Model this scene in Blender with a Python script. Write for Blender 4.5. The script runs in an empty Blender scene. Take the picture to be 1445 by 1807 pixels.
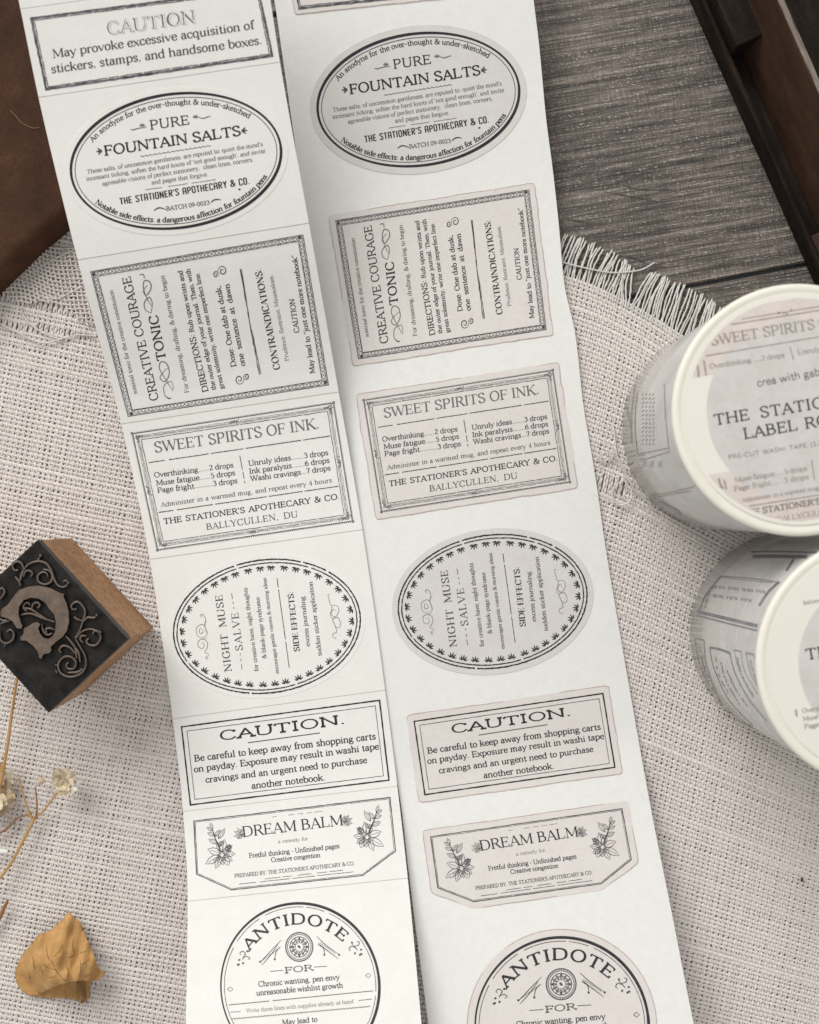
import bpy, bmesh, math, random
import numpy as np
from mathutils import Vector, noise
random.seed(7); RNG = np.random.default_rng(7)
S = bpy.context.scene
C = S.collection

# ------------------------------------------------------------------ camera (1 unit = 1 cm)
S.unit_settings.scale_length = 0.01
DH = 27.5                       # camera height over the cloth, cm
FP = 2007.5                     # focal length measured in photograph pixels
CX, CY = 722.5, 903.5           # foot of the vertical through the lens
cam_d = bpy.data.cameras.new('camera'); cam = bpy.data.objects.new('camera', cam_d); C.objects.link(cam)
cam.location = (0, 0, DH)
cam_d.sensor_fit = 'HORIZONTAL'; cam_d.sensor_width = 36; cam_d.lens = 36 * FP / 1445
cam_d.clip_start = 0.5; cam_d.clip_end = 400
cam_d.dof.use_dof = True; cam_d.dof.focus_distance = DH - 0.7; cam_d.dof.aperture_fstop = 0.21
S.camera = cam

# ------------------------------------------------------------------ light: soft window light from the upper left
w = bpy.data.worlds.new('World'); S.world = w; w.use_nodes = True
bgn = w.node_tree.nodes['Background']; bgn.inputs[0].default_value = (1.0, 0.98, 0.945, 1); bgn.inputs[1].default_value = 0.60
def area(name, loc, target, size, power, col):
    l = bpy.data.lights.new(name, 'AREA'); l.shape = 'RECTANGLE'; l.size = size[0]; l.size_y = size[1]
    l.energy = power; l.color = col
    o = bpy.data.objects.new(name, l); C.objects.link(o); o.location = loc
    o.rotation_euler = (Vector(target) - Vector(loc)).to_track_quat('-Z', 'Y').to_euler()
    return o
area('window_light', (-52, 92, 88), (0, -2, 0), (84, 70), 148000, (1.0, 0.985, 0.955))
S.view_settings.view_transform = 'Standard'; S.view_settings.look = 'None'
S.view_settings.exposure = 0.0; S.view_settings.gamma = 1.0

# ------------------------------------------------------------------ helpers
def W(px, py, z=0.0):
    """table position (cm) of a point measured at (px, py) lying z cm above the cloth"""
    k = (DH - z) / FP
    return np.stack([(np.asarray(px, float) - CX) * k, -(np.asarray(py, float) - CY) * k, np.zeros_like(np.asarray(px, float)) + z], -1)
def mat(name, col, rough=0.6, spec=0.5, metal=0.0, coat=0.0, build=None):
    m = bpy.data.materials.new(name); m.use_nodes = True
    nt = m.node_tree; b = nt.nodes['Principled BSDF']
    b.inputs['Base Color'].default_value = (*col, 1); b.inputs['Roughness'].default_value = rough
    b.inputs['Specular IOR Level'].default_value = spec; b.inputs['Metallic'].default_value = metal
    b.inputs['Coat Weight'].default_value = coat; b.inputs['Coat Roughness'].default_value = 0.15
    if build: build(nt, b)
    return m
def tex_noise(nt, scale, detail=4, rough=0.55, stretch=None, rot=None):
    tc = nt.nodes.new('ShaderNodeTexCoord'); mp = nt.nodes.new('ShaderNodeMapping')
    geo = nt.nodes.new('ShaderNodeNewGeometry')
    nt.links.new(geo.outputs['Position'], mp.inputs[0])
    if rot is not None:                      # turn first, stretch afterwards
        m0 = nt.nodes.new('ShaderNodeMapping'); m0.inputs['Rotation'].default_value = rot
        nt.links.new(geo.outputs['Position'], m0.inputs[0]); nt.links.new(m0.outputs[0], mp.inputs[0])
    if stretch: mp.inputs['Scale'].default_value = stretch
    n = nt.nodes.new('ShaderNodeTexNoise'); n.inputs['Scale'].default_value = scale
    n.inputs['Detail'].default_value = detail; n.inputs['Roughness'].default_value = rough
    nt.links.new(mp.outputs[0], n.inputs[0]); return n
def ramp(nt, src, stops):
    r = nt.nodes.new('ShaderNodeValToRGB'); e = r.color_ramp.elements
    while len(e) < len(stops): e.new(0.5)
    for i, (p, c) in enumerate(stops):
        e[i].position = p; e[i].color = (*c, 1) if len(c) == 3 else c
    nt.links.new(src, r.inputs[0]); return r
def mix(nt, fac, a, b, mode='MIX'):
    m = nt.nodes.new('ShaderNodeMix'); m.data_type = 'RGBA'; m.blend_type = mode
    if isinstance(fac, (int, float)): m.inputs[0].default_value = fac
    else: nt.links.new(fac, m.inputs[0])
    for s, v in ((6, a), (7, b)):
        if isinstance(v, tuple): m.inputs[s].default_value = (*v, 1)
        else: nt.links.new(v, m.inputs[s])
    return m.outputs[2]
def bump(nt, b, h, strength=0.3, dist=0.01):
    bp = nt.nodes.new('ShaderNodeBump'); bp.inputs['Strength'].default_value = strength; bp.inputs['Distance'].default_value = dist
    nt.links.new(h, bp.inputs['Height']); nt.links.new(bp.outputs[0], b.inputs['Normal'])
def g3(v): return (v, v, v)
PRINTS = ('text_line', 'lettering', 'border', 'frame', 'ornament', 'highlight', 'flourish', 'sprig', 'dashes', 'ring', 'drawing', 'cluster', 'rule', 'medallion', 'worn_edge', 'print', 'corner_block_print', 'dot', 'grain_check', 'wavy', 'inner_')

def link(name, verts, faces, m, parent=None, org=None, smooth=False):
    me = bpy.data.meshes.new(name)
    v = np.asarray(verts, dtype=float)
    if org is not None: v = v - np.asarray(org)
    me.from_pydata(v.tolist(), [], faces); me.materials.append(m)
    if smooth: me.polygons.foreach_set('use_smooth', [True] * len(me.polygons))
    me.update()
    o = bpy.data.objects.new(name, me); C.objects.link(o)
    if parent: o.parent = parent
    if any(k in name for k in PRINTS): o['kind'] = 'stuff'      # letters and strokes far too small to pick apart
    return o
def fast_mesh(name, verts, quads, m, parent=None, org=None, smooth=True, attr=None):
    v = np.asarray(verts, np.float32)
    if org is not None: v = v - np.asarray(org, np.float32)
    q = np.asarray(quads, np.int32); n = len(q); k = q.shape[1]
    me = bpy.data.meshes.new(name); me.vertices.add(len(v)); me.vertices.foreach_set('co', v.ravel())
    me.loops.add(n * k); me.loops.foreach_set('vertex_index', q.ravel())
    me.polygons.add(n); me.polygons.foreach_set('loop_start', np.arange(0, n * k, k, dtype=np.int32))
    if smooth: me.polygons.foreach_set('use_smooth', np.ones(n, bool))
    if attr is not None:
        a = me.attributes.new('tint', 'FLOAT', 'POINT'); a.data.foreach_set('value', np.asarray(attr, np.float32))
    me.materials.append(m); me.update(calc_edges=True)
    o = bpy.data.objects.new(name, me); C.objects.link(o)
    if parent: o.parent = parent
    return o
def root(name, loc, label, cat, group=None):
    o = bpy.data.objects.new(name, None); C.objects.link(o); o.location = loc; o.empty_display_size = 0.3
    o['label'] = label; o['category'] = cat
    if group: o['group'] = group
    return o
def spline(xs, ys):
    """monotone cubic through the knots"""
    xs = np.asarray(xs, float); ys = np.asarray(ys, float); h = np.diff(xs); d = np.diff(ys) / h
    m = np.zeros(len(xs)); m[0] = d[0]; m[-1] = d[-1]
    for i in range(1, len(xs) - 1):
        m[i] = 0 if d[i-1] * d[i] <= 0 else 2 * d[i-1] * d[i] / (d[i-1] + d[i])
    def f(x):
        x = np.asarray(x, float); i = np.clip(np.searchsorted(xs, x) - 1, 0, len(xs) - 2)
        t = (x - xs[i]) / h[i]; t2, t3 = t * t, t ** 3
        r = (2*t3-3*t2+1)*ys[i] + (t3-2*t2+t)*h[i]*m[i] + (-2*t3+3*t2)*ys[i+1] + (t3-t2)*h[i]*m[i+1]
        r = np.where(x < xs[0], ys[0] + (x - xs[0]) * m[0], r)
        return np.where(x > xs[-1], ys[-1] + (x - xs[-1]) * m[-1], r)
    return f
def cat_rom(pts, n=6, closed=False):
    p = np.asarray(pts, float); N = len(p)
    if N < 3 and not closed: return p
    out = []
    for i in range(N if closed else N - 1):
        if closed: a, b, c, d = p[(i-1) % N], p[i], p[(i+1) % N], p[(i+2) % N]
        else: a, b, c, d = p[max(i-1, 0)], p[i], p[i+1], p[min(i+2, N-1)]
        for t in np.arange(n) / n:
            out.append(0.5 * ((2*b) + (c-a)*t + (2*a-5*b+4*c-d)*t*t + (3*b-a-3*c+d)*t**3))
    if not closed: out.append(p[-1])
    return np.array(out)
def resample(p, step, closed=False):
    p = np.asarray(p, float)
    if closed: p = np.vstack([p, p[:1]])
    out = []
    for a, b in zip(p[:-1], p[1:]):
        n = max(1, int(np.hypot(*(b - a)) / step))
        for k in range(n): out.append(a + (b - a) * k / n)
    if not closed: out.append(p[-1])
    return np.array(out)
def tube(pts, rad, m, name, parent, org=None, sides=6, smooth=True, taper=None):
    p = np.asarray(pts, float); n = len(p)
    t = np.gradient(p, axis=0); t /= np.linalg.norm(t, axis=1)[:, None] + 1e-9
    up = np.tile([0.0, 0.0, 1.0], (n, 1)); s = np.cross(t, up); l = np.linalg.norm(s, axis=1)
    s[l < 1e-3] = (1, 0, 0); s /= np.linalg.norm(s, axis=1)[:, None]; u = np.cross(s, t)
    r = np.full(n, rad) if np.isscalar(rad) else np.asarray(rad)
    v, f = [], []
    for k in range(sides):
        a = 2 * math.pi * k / sides
        v.append(p + (s * math.cos(a) + u * math.sin(a)) * r[:, None])
    v = np.stack(v, 1).reshape(-1, 3)
    for i in range(n - 1):
        for k in range(sides):
            k2 = (k + 1) % sides
            f.append((i*sides+k, i*sides+k2, (i+1)*sides+k2, (i+1)*sides+k))
    f.append(tuple(range(sides))); f.append(tuple(range((n-1)*sides, n*sides))[::-1])
    if name is None: return v, f
    return link(name, v, f, m, parent, org, smooth)
class Mesh:
    def __init__(s): s.v = []; s.f = []
    def add(s, v, f):
        o = len(s.v); s.v.extend(np.asarray(v).tolist()); s.f.extend([tuple(i + o for i in q) for q in f])
    def box(s, corners_bottom, corners_top):
        v = list(corners_bottom) + list(corners_top); n = len(corners_bottom)
        f = [tuple(range(n))[::-1], tuple(range(n, 2*n))] + [(i, (i+1) % n, (i+1) % n + n, i + n) for i in range(n)]
        s.add(np.array(v, float), f)

# ------------------------------------------------------------------ materials
def b_paper(nt, b, a=(0.80,0.79,0.76), c=(0.845,0.835,0.81)):
    n = tex_noise(nt, 1.6, 6, 0.7); n2 = tex_noise(nt, 26, 5, .75); n3 = tex_noise(nt, 1, 4, .7, (9, 34, 1), (0, 0, .5))
    cc = ramp(nt, n.outputs[0], [(0.3, a), (0.7, c)]).outputs[0]
    cc = mix(nt, .5, cc, ramp(nt, n2.outputs[0], [(.3, g3(.93)), (.7, g3(1.05))]).outputs[0], 'MULTIPLY')
    nt.links.new(mix(nt, .35, cc, ramp(nt, n3.outputs[0], [(.3, g3(.93)), (.6, g3(1.03))]).outputs[0], 'MULTIPLY'), b.inputs['Base Color'])
    bump(nt, b, n2.outputs[0], 0.3, 0.012)
M_paper = mat('matte_white_paper', g3(.8), 0.62, 0.35, build=b_paper)
M_back = mat('release_paper', g3(.7), 0.5, 0.4, build=lambda nt, b: b_paper(nt, b, (0.62,0.61,0.58), (0.68,0.67,0.64)))
def b_glass(nt, b):
    n = tex_noise(nt, 5, 8, 0.75, (1, 1, 1)); n2 = tex_noise(nt, 30, 4, 0.6, (1, 3, 1)); n3 = tex_noise(nt, 0.7, 2)
    c = ramp(nt, n.outputs[0], [(0.35, (0.765,0.76,0.735)), (0.65, (0.83,0.825,0.80))]).outputs[0]
    c = mix(nt, 0.25, c, ramp(nt, n2.outputs[0], [(0.4, g3(.70)), (0.62, g3(.86))]).outputs[0])
    nt.links.new(c, b.inputs['Base Color']); bump(nt, b, n3.outputs[0], 0.15, 0.08)
M_glassine = mat('glassine_paper', g3(.7), 0.42, 0.5, build=b_glass)
def b_beige(nt, b):
    n = tex_noise(nt, 1.3, 6, 0.7); n2 = tex_noise(nt, 12, 5, 0.7); n3 = tex_noise(nt, 3.3, 3, .6)
    c = ramp(nt, n.outputs[0], [(0.3, (0.69,0.645,0.615)), (0.7, (0.75,0.715,0.69))]).outputs[0]
    c = mix(nt, 0.3, c, ramp(nt, n2.outputs[0], [(0.35, (0.61,0.565,0.54)), (0.7, (0.76,0.735,0.72))]).outputs[0])
    sp = ramp(nt, n3.outputs[0], [(0.70, g3(0)), (0.80, g3(0.5))]).outputs[0]
    c = mix(nt, sp, c, (0.55, 0.43, 0.38))
    nt.links.new(c, b.inputs['Base Color'])
M_beige = mat('aged_sticker_paper', g3(.6), 0.45, 0.4, build=b_beige)
def b_oval(nt, b):
    n = tex_noise(nt, 2.3, 6, 0.7); n2 = tex_noise(nt, 14, 4, 0.7)
    c = ramp(nt, n.outputs[0], [(0.3, (0.64,0.62,0.595)), (0.7, (0.70,0.685,0.665))]).outputs[0]
    c = mix(nt, 0.2, c, ramp(nt, n2.outputs[0], [(0.35, (0.52,0.50,0.48)), (0.7, (0.70,0.69,0.68))]).outputs[0])
    nt.links.new(c, b.inputs['Base Color'])
M_oval = mat('grey_sticker_paper', g3(.6), 0.45, 0.4, build=b_oval)
def ink(name, lo, hi, rough=0.5, scale=14):
    def bb(nt, b):
        n = tex_noise(nt, scale, 5, 0.75)
        nt.links.new(ramp(nt, n.outputs[0], [(0.42, lo), (0.68, hi)]).outputs[0], b.inputs['Base Color'])
    return mat(name, lo, rough, 0.35, build=bb)
I_K = ink('black_ink', (0.014,0.013,0.018), (0.035,0.033,0.042))
I_D = ink('dark_ink', (0.045,0.043,0.05), (0.10,0.097,0.105))
I_G = ink('grey_ink', (0.12,0.115,0.12), (0.21,0.205,0.205))
I_L = ink('light_grey_ink', (0.22,0.215,0.21), (0.36,0.35,0.34))
I_F = ink('frame_ink', (0.05,0.048,0.06), (0.26,0.255,0.27), scale=7)
I_E = ink('rusty_edge_ink', (0.42,0.31,0.27), (0.60,0.54,0.51))
I_V = ink('foil_black_ink', (0.02,0.021,0.026), (0.06,0.062,0.07), 0.22)
def b_cloth(nt, b):
    at = nt.nodes.new('ShaderNodeAttribute'); at.attribute_name = 'tint'
    n = tex_noise(nt, 9, 4, 0.7); n2 = tex_noise(nt, .5, 3)
    c = ramp(nt, at.outputs['Fac'], [(0.0, (0.61,0.55,0.52)), (1.0, (0.80,0.755,0.73))]).outputs[0]
    c = mix(nt, 0.5, c, ramp(nt, n.outputs[0], [(0.3, (0.61,0.555,0.515)), (0.7, (0.78,0.735,0.70))]).outputs[0])
    nt.links.new(c, b.inputs['Base Color'])
M_cloth = mat('natural_cotton_thread', (0.62,0.58,0.52), 0.85, 0.2, build=b_cloth)
def b_thread(nt, b):
    n = tex_noise(nt, 16, 4, 0.7)
    nt.links.new(ramp(nt, n.outputs[0], [(0.3, (0.54,0.515,0.48)), (0.7, (0.76,0.74,0.705))]).outputs[0], b.inputs['Base Color'])
    bump(nt, b, n.outputs[0], .5, .01)
M_thread = mat('loose_cotton_thread', (0.66,0.63,0.57), 0.8, 0.2, build=b_thread)

# ------------------------------------------------------------------ stroke lettering: serif glyphs drawn as pen strokes
# V thick, H thin, C curve, S x y half = serif, t thin tick, D x y r = dot.  700 = cap height
G = {
'A':(660,'H 60 0 330 700|V 320 705 590 0|H 150 230 500 230|S 60 0 85|S 590 0 95'),
'B':(620,'V 130 0 130 700|C 130 685 340 690 455 600 440 450 320 375 130 368|C 130 368 370 365 525 270 520 120 370 15 130 15|S 110 0 65|S 110 700 65'),
'C':(680,'C 590 540 510 660 360 712 170 630 80 350 160 80 350 -12 500 20 610 150|t 592 690 592 520'),
'D':(730,'V 130 0 130 700|C 130 685 400 685 590 570 640 350 590 130 400 15 130 15|S 110 0 65|S 110 700 65'),
'E':(600,'V 130 0 130 700|H 130 685 500 685|H 130 360 420 360|H 130 15 530 15|t 505 700 505 550|t 420 440 420 285|t 530 0 530 165|S 100 0 55|S 100 700 55'),
'F':(560,'V 130 0 130 700|H 130 685 500 685|H 130 350 410 350|t 505 700 505 545|t 415 430 415 270|S 130 0 95|S 100 700 55'),
'G':(730,'C 600 540 510 660 360 712 170 630 80 350 160 80 350 -12 490 10 590 110|V 600 60 600 310|S 600 310 80|t 592 690 592 520'),
'H':(740,'V 130 0 130 700|V 610 0 610 700|H 130 360 610 360|S 130 0 85|S 130 700 85|S 610 0 85|S 610 700 85'),
'I':(320,'V 160 0 160 700|S 160 0 90|S 160 700 90'),
'J':(400,'V 240 700 240 150|C 240 180 220 20 130 -60 50 -20|S 240 700 85'),
'K':(680,'V 130 0 130 700|H 560 700 150 300|V 250 400 600 0|S 130 0 85|S 130 700 85|S 560 700 75|S 600 0 80'),
'L':(580,'V 130 0 130 700|H 130 15 520 15|t 520 0 520 190|S 100 0 55|S 130 700 90'),
'M':(880,'H 120 0 135 700|V 135 700 440 60|H 440 60 735 700|V 745 700 745 0|S 120 0 75|S 745 0 85|S 110 700 60|S 765 700 60'),
'N':(750,'H 125 0 125 700|V 125 700 620 0|H 620 0 620 700|S 125 0 75|S 100 700 70|S 620 700 75'),
'O':(750,'O 375 350 295 362'),
'P':(590,'V 130 0 130 700|C 130 685 370 690 500 590 490 430 360 330 130 330|S 130 0 90|S 110 700 65'),
'Q':(750,'O 375 350 295 362|V 400 60 650 -160'),
'R':(650,'V 130 0 130 700|C 130 685 370 690 495 590 480 440 350 345 130 345|V 330 345 590 0|S 130 0 85|S 110 700 65|S 610 0 60'),
'S':(560,'C 460 560 400 675 270 712 125 650 95 520 190 405 370 315 475 210 450 75 300 -12 160 25 80 165|t 463 690 463 535|t 80 0 80 175'),
'T':(640,'V 320 0 320 700|H 50 685 590 685|t 48 700 48 545|t 592 700 592 545|S 320 0 95'),
'U':(730,'V 130 700 130 230|C 130 260 160 60 360 -12 550 60 600 260|H 605 230 605 700|S 130 700 85|S 605 700 80'),
'V':(670,'V 70 700 340 0|H 340 0 600 700|S 70 700 85|S 600 700 80'),
'W':(960,'V 60 700 280 0|H 280 0 470 640|V 450 700 690 0|H 690 0 895 700|S 60 700 80|S 450 700 70|S 895 700 75'),
'X':(680,'V 90 700 590 0|H 570 700 90 0|S 90 700 80|S 590 0 80|S 570 700 75|S 90 0 75'),
'Y':(650,'V 60 700 320 330|H 320 330 585 700|V 325 340 325 0|S 60 700 80|S 585 700 75|S 325 0 90'),
'Z':(600,'H 80 685 530 685|V 520 685 80 15|H 80 15 540 15|t 80 700 80 550|t 542 0 542 170'),
'a':(470,'C 95 350 150 440 240 468 330 420 345 300|V 345 330 345 70|C 345 80 370 5 440 25|C 345 285 190 260 85 190 85 80 160 -10 265 20 345 100'),
'b':(530,'V 110 730 110 10|C 110 350 200 455 320 465 440 380 465 230 420 70 300 -12 190 10 110 80|S 80 722 42'),
'c':(440,'C 385 350 320 455 220 468 105 380 70 230 115 70 240 -12 340 20 405 110|D 372 365 40'),
'd':(540,'V 410 730 410 0|C 410 350 320 460 215 468 95 380 62 225 110 55 225 -12 335 15 410 95|S 380 722 42|S 445 0 42'),
'e':(450,'H 75 255 395 255|C 395 255 380 390 290 460 220 468 100 380 62 230 115 60 240 -12 345 20 410 115'),
'f':(310,'C 335 655 285 735 205 700 160 600 155 480|V 155 520 155 0|H 40 445 290 445|S 155 0 85|D 320 655 40'),
'g':(490,'O 215 310 135 150|C 120 190 85 120 150 55 330 45 420 -30 395 -150 220 -205 80 -170 60 -90 150 35|H 320 420 460 450'),
'h':(550,'V 110 730 110 0|C 110 330 190 430 290 468 390 430 425 300|V 425 320 425 0|S 110 0 72|S 425 0 72|S 80 722 42'),
'i':(270,'V 130 455 130 0|D 130 640 52|S 130 0 78|S 100 448 42'),
'j':(260,'V 140 455 140 -70|C 140 -50 125 -170 40 -205 -20 -160|D 140 640 52|S 110 448 42'),
'k':(530,'V 110 730 110 0|H 410 450 130 200|V 230 290 450 0|S 110 0 72|S 410 452 60|S 465 0 60|S 80 722 42'),
'l':(270,'V 130 730 130 0|S 130 0 78|S 100 722 42'),
'm':(810,'V 110 455 110 0|C 110 330 190 440 285 468 355 420 378 300|V 378 320 378 0|C 378 330 460 440 560 468 635 420 650 300|V 650 320 650 0|S 110 0 68|S 378 0 68|S 650 0 68|S 80 448 42'),
'n':(550,'V 110 455 110 0|C 110 330 190 430 290 468 390 430 425 300|V 425 320 425 0|S 110 0 72|S 425 0 72|S 80 448 42'),
'o':(490,'O 245 228 182 240'),
'p':(530,'V 110 455 110 -210|C 110 350 200 455 320 465 440 380 465 230 420 70 300 -12 190 10 110 80|S 110 -210 78|S 80 448 42'),
'q':(530,'V 410 455 410 -210|C 410 350 320 460 215 468 95 380 62 225 110 55 225 -12 335 15 410 95|S 410 -210 78'),
'r':(380,'V 110 455 110 0|C 110 290 160 400 240 462 325 450|D 325 415 48|S 110 0 78|S 80 448 42'),
's':(400,'C 318 350 280 450 195 468 95 420 95 320 195 240 310 170 330 85 260 -8 165 -8 72 95|t 320 460 320 345|t 72 0 72 100'),
't':(330,'V 150 600 150 100|C 150 130 170 10 245 -10 315 55|H 40 445 290 445'),
'u':(550,'V 110 455 110 150|C 110 180 140 20 240 -12 350 30 418 130|V 420 455 420 0|S 80 448 42|S 390 448 42|S 455 0 42'),
'v':(490,'V 55 455 245 0|H 245 0 435 455|S 55 450 58|S 435 450 56'),
'w':(720,'V 45 455 205 0|H 205 0 355 430|V 345 455 515 0|H 515 0 665 455|S 45 450 56|S 345 450 46|S 665 450 54'),
'x':(490,'V 70 455 425 0|H 415 455 70 0|S 70 450 56|S 425 0 56|S 415 450 54|S 70 0 54'),
'y':(490,'V 55 455 250 0|H 435 455 190 -140|C 190 -140 140 -215 60 -180|S 55 450 58|S 435 450 54|D 70 -170 38'),
'z':(430,'H 60 440 370 440|V 360 440 65 15|H 65 15 380 15|t 62 450 62 350|t 382 0 382 110'),
'0':(520,'O 260 340 185 350'),
'1':(400,'V 210 0 210 690|H 210 690 90 600|S 210 0 90'),
'2':(500,'C 90 540 140 660 260 690 390 620 400 480 310 330 80 20|H 80 15 430 15|t 432 0 432 140'),
'3':(480,'C 90 590 180 690 290 680 370 590 350 450 220 380|C 220 380 370 360 420 220 380 60 230 -12 80 60'),
'4':(520,'V 350 690 350 0|H 350 690 60 210|H 60 200 460 200|S 350 0 80'),
'5':(480,'H 120 680 400 680|t 120 680 110 400|C 110 400 230 440 370 390 420 230 370 60 220 -12 80 60'),
'6':(500,'C 410 660 250 600 110 430 80 220 160 30 270 -12 400 60 430 220 360 380 240 410 110 300'),
'7':(480,'H 70 680 430 680|V 430 680 200 0|t 70 690 70 560'),
'8':(500,'O 250 530 140 150|O 250 180 175 190'),
'9':(500,'C 90 20 250 80 390 250 420 460 340 650 230 690 100 620 70 460 140 300 260 270 390 380'),
'&':(720,'C 640 380 560 160 400 20 230 -12 90 80 90 220 210 340 350 440 420 560 360 690 250 700 180 600 220 470 380 240 520 80 680 10|S 620 385 80'),
'.':(230,'D 110 45 55'), ',':(230,'D 110 45 52|t 135 40 85 -120'),
"'":(200,'V 100 720 95 520'), '-':(340,'H 60 250 290 250|H 60 280 290 280'), ':':(240,'D 120 60 52|D 120 400 52'),
'“':(380,'D 110 540 55|D 260 540 55|t 75 560 130 700|t 225 560 280 700'), '”':(380,'D 110 680 55|D 260 680 55|t 140 660 85 520|t 290 660 235 520'),
'(':(300,'C 250 760 130 600 90 300 140 20 260 -150'), '/':(380,'H 60 -60 330 740'), '•':(300,'D 150 300 90'), ' ':(270,''),
}
# narrow poster sans: rounded forms, one weight
GN = {
'T':(330,'V 165 0 165 700|H 20 670 310 670'), 'H':(380,'V 80 0 80 700|V 300 0 300 700|H 80 350 300 350'),
'E':(340,'V 80 0 80 700|H 80 670 300 670|H 80 350 280 350|H 80 30 300 30'),
'S':(370,'C 300 560 270 660 185 690 95 640 85 520 190 370 290 240 280 90 185 10 95 50 75 150'),
'A':(380,'V 80 0 80 560|C 80 520 100 650 190 690 280 650 300 520|V 300 560 300 0|H 80 300 300 300'),
'I':(180,'V 90 0 90 700'), 'O':(380,'C 80 350 80 560 110 670 190 690 270 670 300 560 300 350 300 140 270 30 190 10 110 30 80 140 80 350'),
'N':(400,'V 80 0 80 700|V 80 700 320 0|V 320 0 320 700'), 'R':(380,'V 80 0 80 690|C 80 670 220 680 300 600 290 430 200 360 80 350|V 190 350 300 0'),
"'":(150,'V 75 700 75 540'), 'P':(370,'V 80 0 80 690|C 80 670 230 680 300 600 290 400 200 320 80 310'),
'C':(370,'C 300 520 280 660 190 690 100 650 80 520 80 350 80 180 100 50 190 10 280 50 300 180'),
'Y':(370,'V 70 700 190 330|V 310 700 190 330|V 190 340 190 0'),
'&':(460,'C 400 360 330 100 200 10 80 60 80 220 260 440 270 640 180 690 110 600 150 440 400 20'), '.':(160,'D 80 45 50'), ' ':(190,''),
}
STY = {  # thick, thin, serif thickness, serifs, nib angle
 'serif':(112,44,44,True), 'fine':(98,42,42,True), 'bold':(150,66,62,True), 'slab':(98,66,66,True), 'slabb':(120,80,76,True),
 'mono':(116,76,76,True), 'wide':(84,92,135,True), 'sans':(70,66,0,False), 'narrow':(105,88,0,False), 'tiny':(66,40,30,True), 'poster':(150,34,30,True),
}
SL = {'mono': 1.42, 'serif': 1.35, 'fine': 1.3, 'bold': 1.35, 'slabb': 1.25}     # serif length by style
def ribbon(out, pts, hw, k):
    """flat pen stroke: pts (n,2), half widths (n,), k = layer"""
    p = np.asarray(pts, float); n = len(p)
    if n < 2: return
    t = np.gradient(p, axis=0); l = np.hypot(t[:, 0], t[:, 1]); l[l < 1e-9] = 1; t /= l[:, None]
    nn = np.stack([-t[:, 1], t[:, 0]], 1); hw = np.full(n, hw) if np.isscalar(hw) else np.asarray(hw)
    a = p + nn * hw[:, None]; b = p - nn * hw[:, None]
    o = len(out.v); v = np.empty((2*n, 3)); v[0::2, :2] = a; v[1::2, :2] = b; v[:, 2] = k
    out.v.extend(v.tolist()); out.f.extend([(o+2*i, o+2*i+1, o+2*i+3, o+2*i+2) for i in range(n-1)])
def disc(out, x, y, rx, ry, k, n=8):
    o = len(out.v)
    for i in range(n):
        a = 2*math.pi*i/n; out.v.append([x + rx*math.cos(a), y + ry*math.sin(a), k])
    out.f.append(tuple(range(o, o+n)))
def poly(out, pts, k):
    o = len(out.v); out.v.extend([[p[0], p[1], k] for p in pts]); out.f.append(tuple(range(o, o+len(pts))))
LAY = 0.0005
def glyph(ch, sty, maxes=1.0):
    tk, tn, st, ser = STY[sty]
    adv, cmd = (GN if sty == 'narrow' and ch in GN else G).get(ch, G.get(ch, (300, '')))
    m = Mesh(); k = 0
    for c in cmd.split('|'):
        if not c: continue
        q = c.split(); op = q[0]; n = [float(x) for x in q[1:]]; z = k * LAY
        if op in 'VHt':
            wd = tk if op == 'V' else (tn if op == 'H' else max(tn*.95, 44))
            if op == 't' and not ser: continue
            if op == 'H' and sty == 'wide': wd = tn
            ribbon(m, np.array([(n[0], n[1]), (n[2], n[3])]), wd/2, z)
        elif op == 'C' or op == 'O':
            if op == 'O':
                a = np.linspace(0, 2*math.pi, 25); p = np.stack([n[0] + n[2]*np.cos(a), n[1] + n[3]*np.sin(a)], 1)
            else: p = cat_rom(np.array(n).reshape(-1, 2), 4)
            t = np.gradient(p, axis=0); th = np.arctan2(t[:, 1], t[:, 0])
            if op == 'O': th[0] = th[-1] = math.pi/2
            wd = tn + (tk - tn) * np.abs(np.sin(th - math.radians(12)))
            ribbon(m, p, wd/2, z)
        elif op == 'S':
            if not ser: continue
            ribbon(m, np.array([(n[0]-n[2]*SL.get(sty, 1.18), n[1]), (n[0]+n[2]*SL.get(sty, 1.18), n[1])]), st/2, z)
        elif op == 'D': disc(m, n[0], n[1], n[2], n[2], z)
        k += 1
    return adv, m
_gc = {}
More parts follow.
